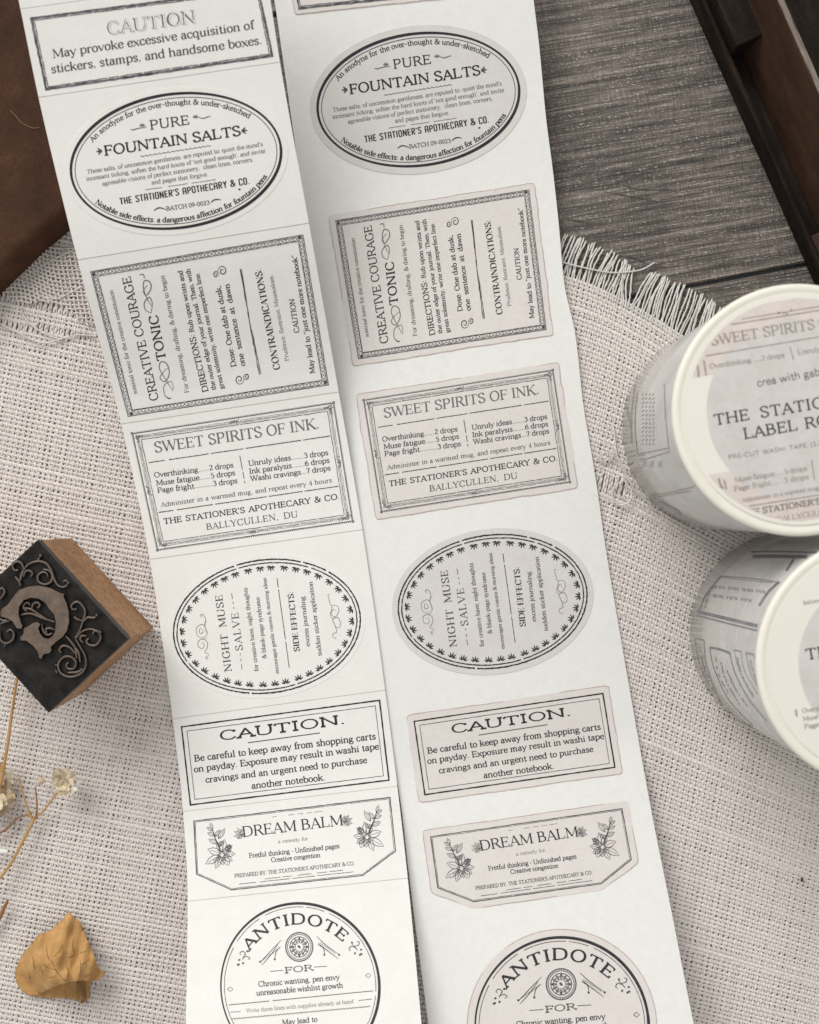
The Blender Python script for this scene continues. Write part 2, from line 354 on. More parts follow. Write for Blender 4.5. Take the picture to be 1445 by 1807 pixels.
def text_mesh(out, txt, place, total, cap, sty, wander=0.0, base=0.0):
    """lay out txt over length `total`; place(x, h) gives the sheet position"""
    gl = []
    for ch in txt:
        if (ch, sty) not in _gc: _gc[(ch, sty)] = glyph(ch, sty)
        gl.append(_gc[(ch, sty)])
    adv = sum(g[0] for g in gl) - 80
    if sty not in ('wide', 'narrow') and txt != 'ANTIDOTE': cap *= .90
    if txt.upper() != txt: cap = max(cap*.93, min(cap, total/adv*700/1.12))     # small, openly set lower case
    sx = total / adv; sy = cap / 700.0; x = -40.0; lim = {'wide': 2.6, 'slabb': 1.4 if txt == 'ANTIDOTE' else 1.22, 'slab': 1.18, 'narrow': 1.3, 'poster': 1.2, 'bold': 1.2, 'mono': 1.2, 'serif': 1.14, 'fine': 1.12, 'sans': 1.15}.get(sty, 1.06); tr = ts = 0.0
    if sx / sy > lim:                      # keep the letters' own width and open up the spacing instead
        extra = total / (sy * lim) - adv; sx = sy * lim; nsp = txt.count(' '); ng = max(1, len(txt) - 1)
        ts = (extra * .35 / nsp) if nsp else 0.0; tr = (extra - ts * nsp) / ng
    for ch, (a, m) in zip(txt, gl):
        if m.v:
            v = np.array(m.v); q = np.empty_like(v)
            jy = random.uniform(-1, 1) * wander
            xy = place((x + v[:, 0]) * sx, v[:, 1] * sy + jy)
            q[:, :2] = xy; q[:, 2] = v[:, 2] + base
            out.add(q, m.f)
        x += a + tr + (ts if ch == ' ' else 0)
    return sx / sy
def along(p0, p1):
    p0 = np.array(p0, float); p1 = np.array(p1, float); L = np.hypot(*(p1-p0)); d = (p1-p0)/L; u = np.array([d[1], -d[0]])
    return (lambda x, h: p0 + np.multiply.outer(x, d) + np.multiply.outer(h, u)), L

# ------------------------------------------------------------------ the two long sticker strips as curved sheets
VS = 0.14
zL = spline([-260, -50, 180, 478, 777, 900, 1024, 1311, 1420, 1477, 1637, 1870, 2050], [4.6, 4.0, 3.2, 2.15, 0.56, 0.27, 0.17, 0.165, 0.20, 0.30, 0.90, 2.2, 3.2])
zR = spline([-200, 80, 300, 500, 700, 900, 1100, 1300, 1440, 1560, 1700, 1960, 2120], [1.8, 1.3, 0.75, 0.36, 0.17, 0.12, 0.11, 0.11, 0.14, 0.40, 0.85, 1.75, 2.3])
def sheetL(v, lift=0.0):
    v = np.asarray(v, float); z = zL(v[:, 1] + VS * v[:, 0]) + lift + (v[:, 2] if v.shape[1] > 2 else 0)
    return W(v[:, 0], v[:, 1], z)
def sheetR(v, lift=0.0):
    v = np.asarray(v, float); z = zR(v[:, 1] + VS * v[:, 0]) + lift + (v[:, 2] if v.shape[1] > 2 else 0)
    return W(v[:, 0], v[:, 1], z)
cutsL = [((2,-140),(440,-205)), ((36,16),(470,-44)), ((68,172),(494,109.6)), ((137,459),(545,394)), ((214,748.5),(597.6,692)),
         ((264,987.6),(639.5,935)), ((304.7,1268.5),(679.6,1218)), ((323,1432),(701,1387.5)), ((331,1590.5),(719.4,1549.6)), ((325,1900),(748,1862)), ((315,2010),(755,1970))]
cl = np.array([c[0] for c in cutsL], float); cr = np.array([c[1] for c in cutsL], float); tt = np.arange(len(cutsL))
eLx, eLy, eRx, eRy = spline(tt, cl[:, 0]), spline(tt, cl[:, 1]), spline(tt, cr[:, 0]), spline(tt, cr[:, 1])
def stripL_pt(u, t):
    return np.stack([eLx(t)*(1-u) + eRx(t)*u, eLy(t)*(1-u) + eRy(t)*u], -1)
Rl = np.array([(462,-110),(484,0),(500,110),(545,420),(598,750),(638,1020),(685,1330),(703,1392),(721,1538),(732.6,1631),(755.6,1807),(774,1960)], float)
Rr = np.array([(925,-170),(941.5,0),(951,78),(963.6,210),(974.7,295),(985.8,395),(995.4,500),(1015,590),(1029,713),(1043,797),(1054,865),(1066,950),(1108,1200),(1150,1435),(1183,1600),(1224,1807),(1245,1900)], float)
vRl, vRr = Rl[:, 1] + VS*Rl[:, 0], Rr[:, 1] + VS*Rr[:, 0]
sRlx, sRly, sRrx, sRry = spline(vRl, Rl[:, 0]), spline(vRl, Rl[:, 1]), spline(vRr, Rr[:, 0]), spline(vRr, Rr[:, 1])
def sheet_grid(fn, sheet, t0, t1, nt, nu, lift, thick):
    """a paper panel with real thickness"""
    ts = np.linspace(t0, t1, nt+1); us = np.linspace(0, 1, nu+1)
    top = []; 
    for t in ts:
        for u in us: top.append(fn(u, t))
    top = np.array(top); n = len(top); a = sheet(top, lift); b = sheet(top, lift - thick)
    b[:, :2] = a[:, :2]
    v = np.vstack([a, b]); f = []
    R = nu + 1
    for i in range(nt):
        for j in range(nu):
            q = (i*R+j, i*R+j+1, (i+1)*R+j+1, (i+1)*R+j); f.append(q[::-1]); f.append(tuple(x+n for x in q))
    for i in range(nt):
        f.append((i*R, (i+1)*R, (i+1)*R+n, i*R+n)); j = nu
        f.append(((i+1)*R+j, i*R+j, i*R+j+n, (i+1)*R+j+n))
    for j in range(nu):
        f.append((j+1, j, j+n, j+1+n)); i = nt
        f.append((i*R+j, i*R+j+1, i*R+j+1+n, i*R+j+n))
    return v, f
def cut_shape(outline, sheet, lift, thick, step=26):
    """a sticker of any outline laid on the sheet: top face sliced so that it follows the curve, with a cut edge"""
    bm = bmesh.new(); vs = [bm.verts.new((p[0], p[1], 0)) for p in outline]; bm.faces.new(vs)
    ys = [p[1] + VS*p[0] for p in outline]; y = min(ys) + step
    nrm = Vector((VS, 1, 0)).normalized()
    while y < max(ys):
        bmesh.ops.bisect_plane(bm, geom=bm.verts[:] + bm.edges[:] + bm.faces[:], plane_co=Vector((0, y, 0)), plane_no=nrm); y += step
    bmesh.ops.triangulate(bm, faces=[f for f in bm.faces if len(f.verts) > 4])
    bm.verts.ensure_lookup_table(); n = len(bm.verts)
    co = np.array([v.co[:2] for v in bm.verts]); a = sheet(co, lift); b = a.copy(); b[:, 2] -= thick
    f = []
    for fc in bm.faces:
        ids = [v.index for v in fc.verts]; P = a[ids]
        ar = sum(P[i][0]*P[(i+1) % len(P)][1] - P[(i+1) % len(P)][0]*P[i][1] for i in range(len(P)))
        f.append(tuple(ids) if ar > 0 else tuple(ids[::-1]))
    for e in bm.edges:
        if len(e.link_faces) == 1: f.append((e.verts[0].index, e.verts[1].index, e.verts[1].index+n, e.verts[0].index+n))
    bm.free(); return np.vstack([a, b]), f

# ------------------------------------------------------------------ sticker artwork, measured on the left strip and carried to the right one
def homography(src, dst):
    A = []; B = []
    for (x, y), (u, v) in zip(src, dst):
        A.append([x, y, 1, 0, 0, 0, -u*x, -u*y]); B.append(u); A.append([0, 0, 0, x, y, 1, -v*x, -v*y]); B.append(v)
    h = np.append(np.linalg.solve(np.array(A, float), np.array(B, float)), 1).reshape(3, 3)
    def f(v):
        v = np.asarray(v, float); q = np.stack([v[:, 0], v[:, 1], np.ones(len(v))], 1) @ h.T
        r = v.copy(); r[:, 0] = q[:, 0]/q[:, 2]; r[:, 1] = q[:, 1]/q[:, 2]; return r
    return f
ident = lambda v: np.asarray(v, float)
E1 = np.array([.9903, -.1388]); E2 = np.array([.1388, .9903])
def ell(c, a, b, n=96, a0=0, a1=360):
    t = np.radians(np.linspace(a0, a1, n, endpoint=(abs(a1-a0) < 360)))
    return np.array(c) + np.outer(a*np.cos(t), E1) + np.outer(b*np.sin(t), E2)
def ell_quad(c, a, b):
    c = np.array(c, float); return [c + E1*a, c + E2*b, c - E1*a, c - E2*b]
class Art:
    """collects the prints of one sticker; each entry becomes one object under the sticker"""
    def __init__(s): s.items = []
    def text(s, txt, p0, p1, cap, sty='serif', inkm=None, wander=0.12):
        m = Mesh(); pl, L = along(p0, p1); r = text_mesh(m, txt, pl, L, cap, sty, wander); s.items.append(('text_line', m, inkm or I_D)); return r
    def arc(s, txt, c, a, b, a0, a1, cap, sty, inkm, inward=False):
        m = Mesh(); ts = np.radians(np.linspace(a0, a1, 200)); P = np.array(c) + np.outer(a*np.cos(ts), E1) + np.outer(b*np.sin(ts), E2)
        d = np.hypot(*np.diff(P, axis=0).T); cs = np.concatenate([[0], np.cumsum(d)]); L = cs[-1]
        T = np.gradient(P, axis=0); T /= np.hypot(T[:, 0], T[:, 1])[:, None]; N = np.stack([T[:, 1], -T[:, 0]], 1)
        def place(x, h):
            xm = np.mean(x); 
            px = np.interp(xm, cs, P[:, 0]); py = np.interp(xm, cs, P[:, 1])
            tx, ty = np.interp(xm, cs, T[:, 0]), np.interp(xm, cs, T[:, 1]); l = math.hypot(tx, ty); tx /= l; ty /= l
            return np.stack([px + (x-xm)*tx + h*ty, py + (x-xm)*ty - h*tx], 1)
        text_mesh(m, txt, place, L, cap, sty); s.items.append(('curved_text_line', m, inkm))
    def line(s, pts, hw, inkm, name='rule', gaps=(), wob=0.0, step=7, group=None):
        step = 2.0 if gaps else step; gaps = [((a*.75+b*.25), (a*.25+b*.75)) if b-a < .04 else (a, b) for a, b in gaps]
        m = group or Mesh(); p = resample(np.array(pts, float), step); n = len(p)
        if wob: p = p + RNG.normal(0, wob, p.shape)
        segs = []; cur = []
        for i in range(n):
            f = i/(n-1)
            if any(g0 < f < g1 for g0, g1 in gaps):
                if len(cur) > 1: segs.append(cur)
                cur = []
            else: cur.append(p[i])
        if len(cur) > 1: segs.append(cur)
        for q in segs:
            h = hw * (1 + (RNG.uniform(-.25, .25, len(q)) if wob else 0)); ribbon(m, q, h, 0)
        if group is None: s.items.append((name, m, inkm))
        return m
    def mesh(s, name, m, inkm): s.items.append((name, m, inkm))
def frame(m, q, inset, hw, wob=0.0, k=0.0, gaps=0):
    q = np.array(q, float); n = len(q); P = []
    for i in range(n):
        a, b, c = q[i-1], q[i], q[(i+1) % n]
        d1 = (b-a)/np.hypot(*(b-a)); d2 = (c-b)/np.hypot(*(c-b)); n1 = np.array([-d1[1], d1[0]]); n2 = np.array([-d2[1], d2[0]])
        bis = n1 + n2; bis /= np.hypot(*bis); P.append(b + bis*inset/max(.3, np.dot(bis, n1)))
    P = np.array(P)
    for i in range(n):
        a, b = P[i], P[(i+1) % n]; d = (b-a)/np.hypot(*(b-a))
        p = resample(np.array([a-d*hw*.9, b+d*hw*.9]), 7)
        if wob: p[1:-1] += RNG.normal(0, wob, (len(p)-2, 2))
        if gaps:
            i0 = 0
            while i0 < len(p)-1:
                i1 = min(len(p)-1, i0 + random.randint(*gaps)); 
                q2 = p[i0:i1+1].copy(); q2[-1] = q2[-1]*.75 + q2[-2]*.25
                ribbon(m, q2, hw*(1+RNG.uniform(-.2, .2, len(q2))), k + i*LAY); i0 = i1
        else: ribbon(m, p, hw*(1+(RNG.uniform(-.2, .2, len(p)) if wob else 0)), k + i*LAY)
    return P
def leaf2(m, x, y, ang, L, wd, k=0.0, fill=True):
    c, s_ = math.cos(ang), math.sin(ang)
    P = [(0,0),(L*.3,wd*.5),(L*.65,wd*.45),(L,0),(L*.65,-wd*.45),(L*.3,-wd*.5)]
    P = np.array([(x + a*c - b*s_, y + a*s_ + b*c) for a, b in P])
    if fill: poly(m, P, k)
    else: ribbon(m, np.vstack([P, P[:1]]), 0.45, k); ribbon(m, np.array([P[0], P[3]*.8+P[0]*.2]), 0.3, k+LAY)
def curl(m, pts, hw, k=0.0, n=6):
    p = cat_rom(pts, n); h = hw*(0.45 + 0.75*np.sin(np.linspace(0.15, math.pi-.1, len(p)))); ribbon(m, p, h, k)
def zz(o, sc, pts): return [(o[0] + x/sc, o[1] + y/sc) for x, y in pts]

def art_caution_top(left=True):
    A = Art(); q = [(52.5,31),(457.4,-22),(482.6,100.5),(80,160)]
    m = Mesh(); frame(m, q, 2.2, 2.1, .25); A.mesh('frame', m, I_F)
    m = Mesh(); frame(m, q, 6.0, .8, .25, gaps=(3, 9)); A.mesh('inner_frame', m, I_G)
    A.text('CAUTION', (191,60.5), (345,39.5), 24, 'serif', I_G, 0)
    m = Mesh(); pl, L = along((192.6,60.3), (346.6,39.3)); text_mesh(m, 'CAUTION', pl, L, 24, 'tiny', 0, base=0.008)
    A.mesh('letter_highlight', m, M_paper) if left else None
    A.text('May provoke excessive acquisition of', (94,102), (448,50.7), 16.5, 'serif', I_D)
    A.text('stickers, stamps, and handsome boxes.', (91.5,129), (462,77.5), 16.5, 'serif', I_D)
    return A, q
SALT = ((310.5,284), 188.7, 120.2)
def art_salts():
    A = Art(); c, a, b = SALT
    m = Mesh(); p = ell(c, a-2.2, b-2.2, 120); p = np.vstack([p, p[:1]]); ribbon(m, p, 2.3 + .5*np.sin(np.linspace(0, 12, len(p))), 0); A.mesh('oval_border', m, I_K)
    m = Mesh(); p = ell(c, a-9.5, b-9.5, 120); p = np.vstack([p, p[:1]]); ribbon(m, p, .65, 0); A.mesh('inner_oval_line', m, I_D)
    A.arc('An anodyne for the over-thought & under-sketched', c, 168, 98, 213, 325, 10.5, 'mono', I_K)
    A.arc('Notable side effects: a dangerous affection for fountain pens', c, 176, 106.5, 149.5, 28, 10.5, 'bold', I_K)
    A.text('PURE', (266,228.4), (334,219), 17.5, 'slab', I_K); A.text('FOUNTAIN SALTS', (185.5,274.3), (425,238.5), 18.5, 'slabb', I_K)
    m = Mesh()
    for i in range(16):
        x = 248 + i*7.8; y = 276 - i*1.22; ribbon(m, cat_rom([(x, y+.6), (x+2, y-1), (x+4, y+.4), (x+7, y-.8)], 3), .55, 0)
    A.mesh('wavy_rule', m, I_D)
    A.text("These salts, of uncommon gentleness, are reputed to: quiet the mind's", (154,306.6), (463.5,257.5), 8.6, 'serif', I_G)
    A.text("incessant ticking, soften the hard knots of 'not good enough', and invite", (153,319), (468,269.5), 8.6, 'serif', I_G)
    A.text("agreeable visions of perfect stationery,  clean lines, corners,", (181,327.5), (447,284.5), 8.6, 'serif', I_G)
    A.text("and pages that forgive.", (268,325.6), (367,310.6), 8.6, 'serif', I_G)
    A.line([(256,335),(380.7,317)], .5, I_G, gaps=((.25,.31),(.6,.66)), wob=.15)
    A.text("THE STATIONER'S APOTHECARY & CO.", (212.5,361), (440,324.5), 11.5, 'narrow', I_K)
    A.text("BATCH 09-0023", (294,371.6), (369.5,360.8), 7.8, 'mono', I_D)
    m = Mesh(); curl(m, [(271.5,372),(277,368),(283,366.8),(293,370)], 1.0); curl(m, [(371.5,357.8),(376,354),(382.2,351.8),(390,352.7)], 1.0); A.mesh('flourish', m, I_D)
    m = Mesh()
    for o, sx in (((178,266.5), -1), ((428,231), 1)):
        for k, (an, L) in enumerate(((0,9.5),(48,8.5),(-48,8.5),(95,6),(-95,6))):
            leaf2(m, o[0], o[1]-(3 if k == 3 else 0)+(3 if k == 4 else 0), math.radians(an if sx > 0 else 180-an) - .14, L, 2.9, k*LAY)
    A.mesh('leaf_sprig', m, I_D)
    m = Mesh()
    curl(m, [(230,228.5),(236,229),(244,226.5),(259,224.5)], .8); curl(m, [(350,207),(358,209),(366,206.5),(372,205)], .8)
    for o, sx in (((251,223), 1), ((345,208), -1)):
        for an in (200, 240, 290, 330): leaf2(m, o[0], o[1], math.radians(an), 6, 2.4, LAY*(an//40))
    A.mesh('line_ornament', m, I_G)
    m = Mesh(); disc(m, 422.5, 334.3, 2.2, 1.8, 0); A.mesh('ink_dot', m, I_D)
    return A
def chain(m, q, inset):
    q = np.array(q, float); n = 4; cen = q.mean(0)
    P = []
    for i in range(4):
        a, b, c = q[i-1], q[i], q[(i+1) % 4]
        d1 = (b-a)/np.hypot(*(b-a)); d2 = (c-b)/np.hypot(*(c-b)); n1 = np.array([-d1[1], d1[0]]); n2 = np.array([-d2[1], d2[0]])
        P.append(b + (n1+n2)*inset)
    for i in range(4):
        a, b = P[i], P[(i+1) % 4]; L = np.hypot(*(b-a)); N = int(L/12.6); d = (b-a)/L; u = np.array([-d[1], d[0]])
        for k in range(N):
            c = a + d*L*(k+.5)/N; st = L/N
            for s_ in (-1, 1):
                ribbon(m, [c + d*st*.42*x + u*s_*y for x, y in ((-.9,3.0),(-.45,2.5),(-.15,1.2),(0,.3))], .42, LAY)
                ribbon(m, [c + d*st*.42*x + u*s_*y for x, y in ((.9,3.0),(.45,2.5),(.15,1.2),(0,.3))], .42, LAY*2)
            e = a + d*L*k/N
            ribbon(m, [e - d*1.4, e + d*1.4], .7, LAY*3)
            ribbon(m, [e + u*2.6 - d*2.5, e + u*2.6 + d*2.5], .45, LAY*4); ribbon(m, [e - u*2.6 - d*2.5, e - u*2.6 + d*2.5], .45, LAY*5)
TONQ = [(159,479),(535,413.7),(580.3,680),(225.3,735.7)]
def art_tonic():
    A = Art(); q = TONQ
    m = Mesh(); frame(m, q, .6, .6, .1); frame(m, q, 2.4, .35, .1, 4*LAY); frame(m, q, 10.6, .55, .1, 8*LAY); A.mesh('frame', m, I_D)
    m = Mesh(); chain(m, q, 6.4); A.mesh('chain_border', m, I_D)
    m = Mesh()
    for (x, y) in q:
        c = np.array(q).mean(0); d = (c - np.array((x, y))); d = np.array([np.sign(d[0])*6.5, np.sign(d[1])*5.5]); disc(m, x+d[0], y+d[1], 3, 3, 0)
    A.mesh('corner_ornament', m, I_D)
    T = A.text
    T('somnial tonic for the creative constitution', (242,694.6), (199,512), 8.4, 'fine', I_D)
    T('CREATIVE COURAGE', (279.6,705), (229.7,487.5), 16.2, 'slab', I_K)
    T('TONIC', (292.3,634), (277.4,555.5), 17, 'slabb', I_K)
    T('For dreaming, drafting, & daring to begin', (333.5,692), (289.5,486), 9.2, 'fine', I_D)
    T('DIRECTIONS:', (367.6,690), (343.5,590), 11.5, 'mono', I_K); T('Rub upon wrists and', (342.3,585), (321.4,477), 9, 'mono', I_K)
    T('the outer edge of your journal. Then, with', (381,687.5), (334.6,474), 8.8, 'mono', I_K)
    T('great solemnity, write one imperfect line.', (394.8,685.5), (351,481), 8.8, 'mono', I_K)
    T('Dose: One dab at dusk,', (416.8,646), (388.5,504), 10, 'mono', I_K); T('one  sentence  at  dawn', (432.5,645), (404,501), 10, 'mono', I_K)
    T('CONTRAINDICATIONS:', (494,651), (460.8,474.5), 12.6, 'poster', I_K)
    T('Prudence. Restraint. Minimalism.', (509.5,636), (481,484.5), 8, 'fine', I_G)
    T('CAUTION', (527.9,586.5), (518.7,527), 9.6, 'mono', I_K); T('May lead to “just one more notebook”', (555.4,658), (523,449.7), 9.6, 'mono', I_K)
    O = (130,380); sc = 2.727
    m = Mesh()
    curl(m, zz(O, sc, [(470,880),(440,870),(435,820),(470,800),(480,840)]), .6)
    for s_ in ([(478,845),(455,810),(430,770),(412,735),(420,705),(448,715),(460,760),(440,800),(415,780),(440,745),(455,735)],
               [(372,470),(345,455),(340,420),(365,395),(378,425),(372,470)], [(378,440),(352,400),(335,350),(340,315),(365,320),(372,350),(350,385),(335,365),(355,335)],
               [(340,305),(335,285),(315,287)], [(470,880),(455,882),(447,870)]):
        curl(m, zz(O, sc, s_), .75, random.randint(0, 5)*LAY)
    A.mesh('swirl_ornament', m, I_G)
    m = Mesh()
    for (x, y, r, a0, sg) in ((797,790,9.5,0,1),(830,775,6.5,3.4,-1),(716,268,9.5,3.1,1),(684,285,6.5,.3,-1)):
        t = np.linspace(0, 1, 26); an = a0 + sg*t*9.2; rr_ = r*(1-t*.82)
        p = np.stack([O[0] + x/sc + rr_*np.cos(an)*.85, O[1] + y/sc + rr_*np.sin(an)], 1); ribbon(m, p, .35 + .55*np.sin(t*math.pi), (1 if sg > 0 else 2)*LAY)
    A.mesh('curl_ornament', m, I_D)
    m = Mesh()
    A.line([(457.5,661),(443,585),(441.5,575),(424,475)], .8, I_D, group=m, wob=.25); m2 = Mesh(); A.line([(460.5,660),(444.5,584),(441.5,576),(426,475)], .7, I_D, group=m2, wob=.25)
    m.add(np.array(m2.v) + (0, 0, LAY), m2.f); A.mesh('ragged_rule', m, I_D)
    return A
SWQ = [(231,763.5),(590,708.6),(624.5,921.4),(276.3,972.7)]
def art_sweet():
    A = Art(); q = np.array(SWQ); m = Mesh()
    frame(m, q, 2.6, .55, .05); P = q
    for i in range(4):
        a, b = q[i], q[(i+1) % 4]; L = np.hypot(*(b-a)); d = (b-a)/L; u = np.array([-d[1], d[0]]); N = int(L/3.3)
        for k in range(N+1):
            c = a + d*(k*L/N); ribbon(m, [c + u*.2, c + u*2.8], .75, (5+i)*LAY)
    A.mesh('toothed_border', m, I_D)
    m = Mesh()
    for ins, hw in ((7.6,.35),(10.0,.5),(12.0,.3)): frame(m, q, ins, hw, .35, gaps=(2,7), k=LAY*ins)
    A.mesh('shaded_border', m, I_L)
    m = Mesh(); frame(m, q, 15.0, .55, .2, gaps=(4,12)); A.mesh('inner_border_line', m, I_D)
    m = Mesh(); k = 0
    def rose(c, d, n=4):
        nonlocal k
        for _ in range(n*3):
            p = c + d*random.gauss(0, 5.0) + np.array([-d[1], d[0]])*random.gauss(0, 1.6); leaf2(m, p[0], p[1], random.uniform(0, 6.28), random.uniform(2.2, 3.8), 1.5, k*LAY); k = (k+1) % 9
        disc(m, c[0], c[1], 2.1, 2.1, 10*LAY); disc(m, *(c + d*5.5), 1.7, 1.7, 11*LAY)
    cen = q.mean(0)
    for i in range(4):
        a, b = q[i], q[(i+1) % 4]; d = (b-a)/np.hypot(*(b-a)); u = np.array([-d[1], d[0]])
        rose(a*.5 + b*.5 + u*8.5, d); rose(a + d*13 + u*9, d, 3); rose(b - d*13 + u*9, -d, 3)
    A.mesh('rose_ornament', m, I_G)
    T = A.text
    T('SWEET SPIRITS OF INK.', (274,798.6), (563,755.6), 20, 'serif', I_G)
    A.line([(262.3,816.4),(582.4,769.4)], .75, I_D, gaps=((.085,.115),(.33,.345),(.52,.535),(.7,.71),(.84,.85)), wob=.12)
    for t, a, b in (('Overthinking......2 drops',(272.6,842.8),(411.8,824.4)),('Muse fatigue......5 drops',(276.3,856.8),(414.9,838.2)),('Page fright..........3 drops',(278.5,869.6),(418.9,852.2)),
                    ('Unruly ideas.......3 drops',(439.2,822),(579,802.6)),('Ink paralysis.......6 drops',(440.4,835.9),(581.2,816.2)),('Washi cravings...7 drops',(442.9,849),(583,829.7))):
        T(t, a, b, 9.8, 'mono', I_D)
    A.line([(423,804),(432.3,852.8)], .7, I_D, gaps=((.5,.55),(.85,.9)))
    T('Administer in a warmed mug, and repeat every 4 hours', (284.7,894.5), (585.5,850.9), 8.8, 'fine', I_D)
    A.line([(280.3,904.2),(597,858)], .75, I_D, gaps=((.08,.1),(.3,.31),(.6,.615),(.8,.81)), wob=.12)
    T("THE STATIONER'S APOTHECARY & CO.", (289.7,924.7), (599.3,880.5), 10.6, 'mono', I_K)
    T("BALLYCULLEN, DU", (365,935), (525.4,912.2), 11.8, 'fine', I_D)
    return A
NM = ((470.9,1105.2), 166.8, 118.5)
def art_muse():
    A = Art(); c, a, b = NM
    for (ins, hw, gp) in ((1.2, 1.25, ((.3,.304),(.52,.523),(.70,.705),(.84,.844),(.89,.894))), (7.2, 1.0, ((.2,.203),(.45,.454),(.7,.705),(.86,.865)))):
        p = ell(c, a-ins, b-ins, 120); p = np.vstack([p, p[:1]]); A.line(p, hw, I_K, 'oval_ring', gaps=gp, wob=.18, step=6)
    m = Mesh(); N = 38
    ring = ell(c, a-12.0, b-12.0, 400); d = np.hypot(*np.diff(np.vstack([ring, ring[:1]]), axis=0).T); cs = np.concatenate([[0], np.cumsum(d)])
    for i in range(N):
        s_ = cs[-1]*(i+.5)/N; j = int(np.searchsorted(cs, s_)) % 400; p = ring[j]; u = (np.array(c)-p)*np.array([1/(a*a), 1/(b*b)]); u /= np.hypot(*u)
        base = p; an = math.atan2(u[1], u[0])
        for k, (da, L) in enumerate(((0,10.5),(.55,10),(-.55,10),(1.12,8),(-1.12,8))): leaf2(m, base[0] + 1.2*math.cos(an+da), base[1] + 1.2*math.sin(an+da), an+da, L, 2.4, k*LAY)
    A.mesh('leaf_ring', m, I_K)
    T = A.text
    T('NIGHT MUSE', (408.6,1184), (391.8,1049.6), 13.6, 'serif', I_D); T('SALVE', (428.3,1147), (420,1081), 13.6, 'fine', I_D)
    m = Mesh()
    for (x0,y0,x1,y1) in ((427,1181.5,426,1172),(425.3,1167,424.7,1162),(424,1156.5,423.6,1152.5),(412.6,1074.5,412.2,1071),(411.5,1066,411,1062),(410,1057,408.6,1047)): ribbon(m, [(x0,y0),(x1,y1)], .55, 0)
    A.mesh('dashes', m, I_D)
    T('for creative haze, night thoughts', (456,1184), (436,1037), 8.6, 'serif', I_D); T('& blank-page syndrome', (470,1161.5), (457.7,1054), 8.6, 'serif', I_D)
    T('encourages gentle visions & morning ideas', (492,1188), (469.3,1019.5), 7.6, 'serif', I_D)
    A.line([(510.3,1178),(488.7,1020.3)], .65, I_D, gaps=((.06,.08),(.3,.31),(.62,.63),(.88,.9)), wob=.1)
    T('SIDE EFFECTS:', (528.8,1148.5), (517.2,1044.2), 11, 'poster', I_K); T('excess journaling', (546.8,1140), (537,1052.6), 8.6, 'serif', I_D)
    T('sudden sticker application', (567.6,1156.7), (551,1026.3), 8.6, 'serif', I_D)
    O = (270,960); sc = 3.6125; m = Mesh()
    for s_ in ([(345,735),(352,700),(330,690),(345,660),(345,625),(315,605),(288,620),(290,655),(318,665),(325,635),(305,630)],
               [(345,735),(335,725),(345,712)], [(315,605),(345,600)], [(310,600),(345,575),(325,520),(300,515),(275,540),(285,585),(310,595)], [(310,540),(320,560),(300,570),(295,545),(310,535)],
               [(325,520),(335,480),(318,450),(300,455),(312,470)], [(345,575),(330,520),(340,490)],
               [(1165,605),(1145,590),(1150,570),(1170,560),(1160,520),(1145,480),(1180,470),(1195,510),(1180,535),(1160,520)],
               [(1165,605),(1165,590)], [(1145,480),(1130,455),(1140,400),(1130,385),(1120,345),(1115,320),(1128,325)], [(1140,390),(1175,395),(1183,430),(1160,465),(1135,445),(1150,415),(1165,430)]):
        curl(m, zz(O, sc, s_), .5, random.randint(0, 6)*LAY)
    A.mesh('swirl_ornament', m, I_L)
    return A
CQ = [(319,1281.6),(670.6,1234.5),(687.5,1377.5),(335,1421.5)]
def art_caution():
    A = Art(); m = Mesh(); frame(m, CQ, 1.1, 1.25, .08); A.mesh('frame', m, I_K)
    m = Mesh(); frame(m, CQ, 9.8, .55, .1); A.mesh('inner_frame', m, I_D)
    T = A.text
    T('CAUTION.', (389,1306), (608.5,1277), 15.5, 'wide', I_K, 0)
    A.line([(437.2,1310.7),(564.5,1293.3)], .8, I_D)
    T('Be careful to keep away from shopping carts', (343.6,1343.7), (662.8,1303.9), 12.6, 'mono', I_K)
    T('on payday. Exposure may result in washi tape', (343,1362.6), (668.3,1321.9), 12.6, 'mono', I_K)
    T('cravings and an urgent need to purchase', (363.4,1381), (647.4,1345.8), 12.6, 'mono', I_K)
    T('another notebook.', (444.5,1391.7), (573.8,1376.6), 12.6, 'mono', I_K)
    return A
BQ = [(341,1448),(688.7,1406),(698.8,1502),(640,1545.6),(408,1571),(346,1543)]
BSPR = {}
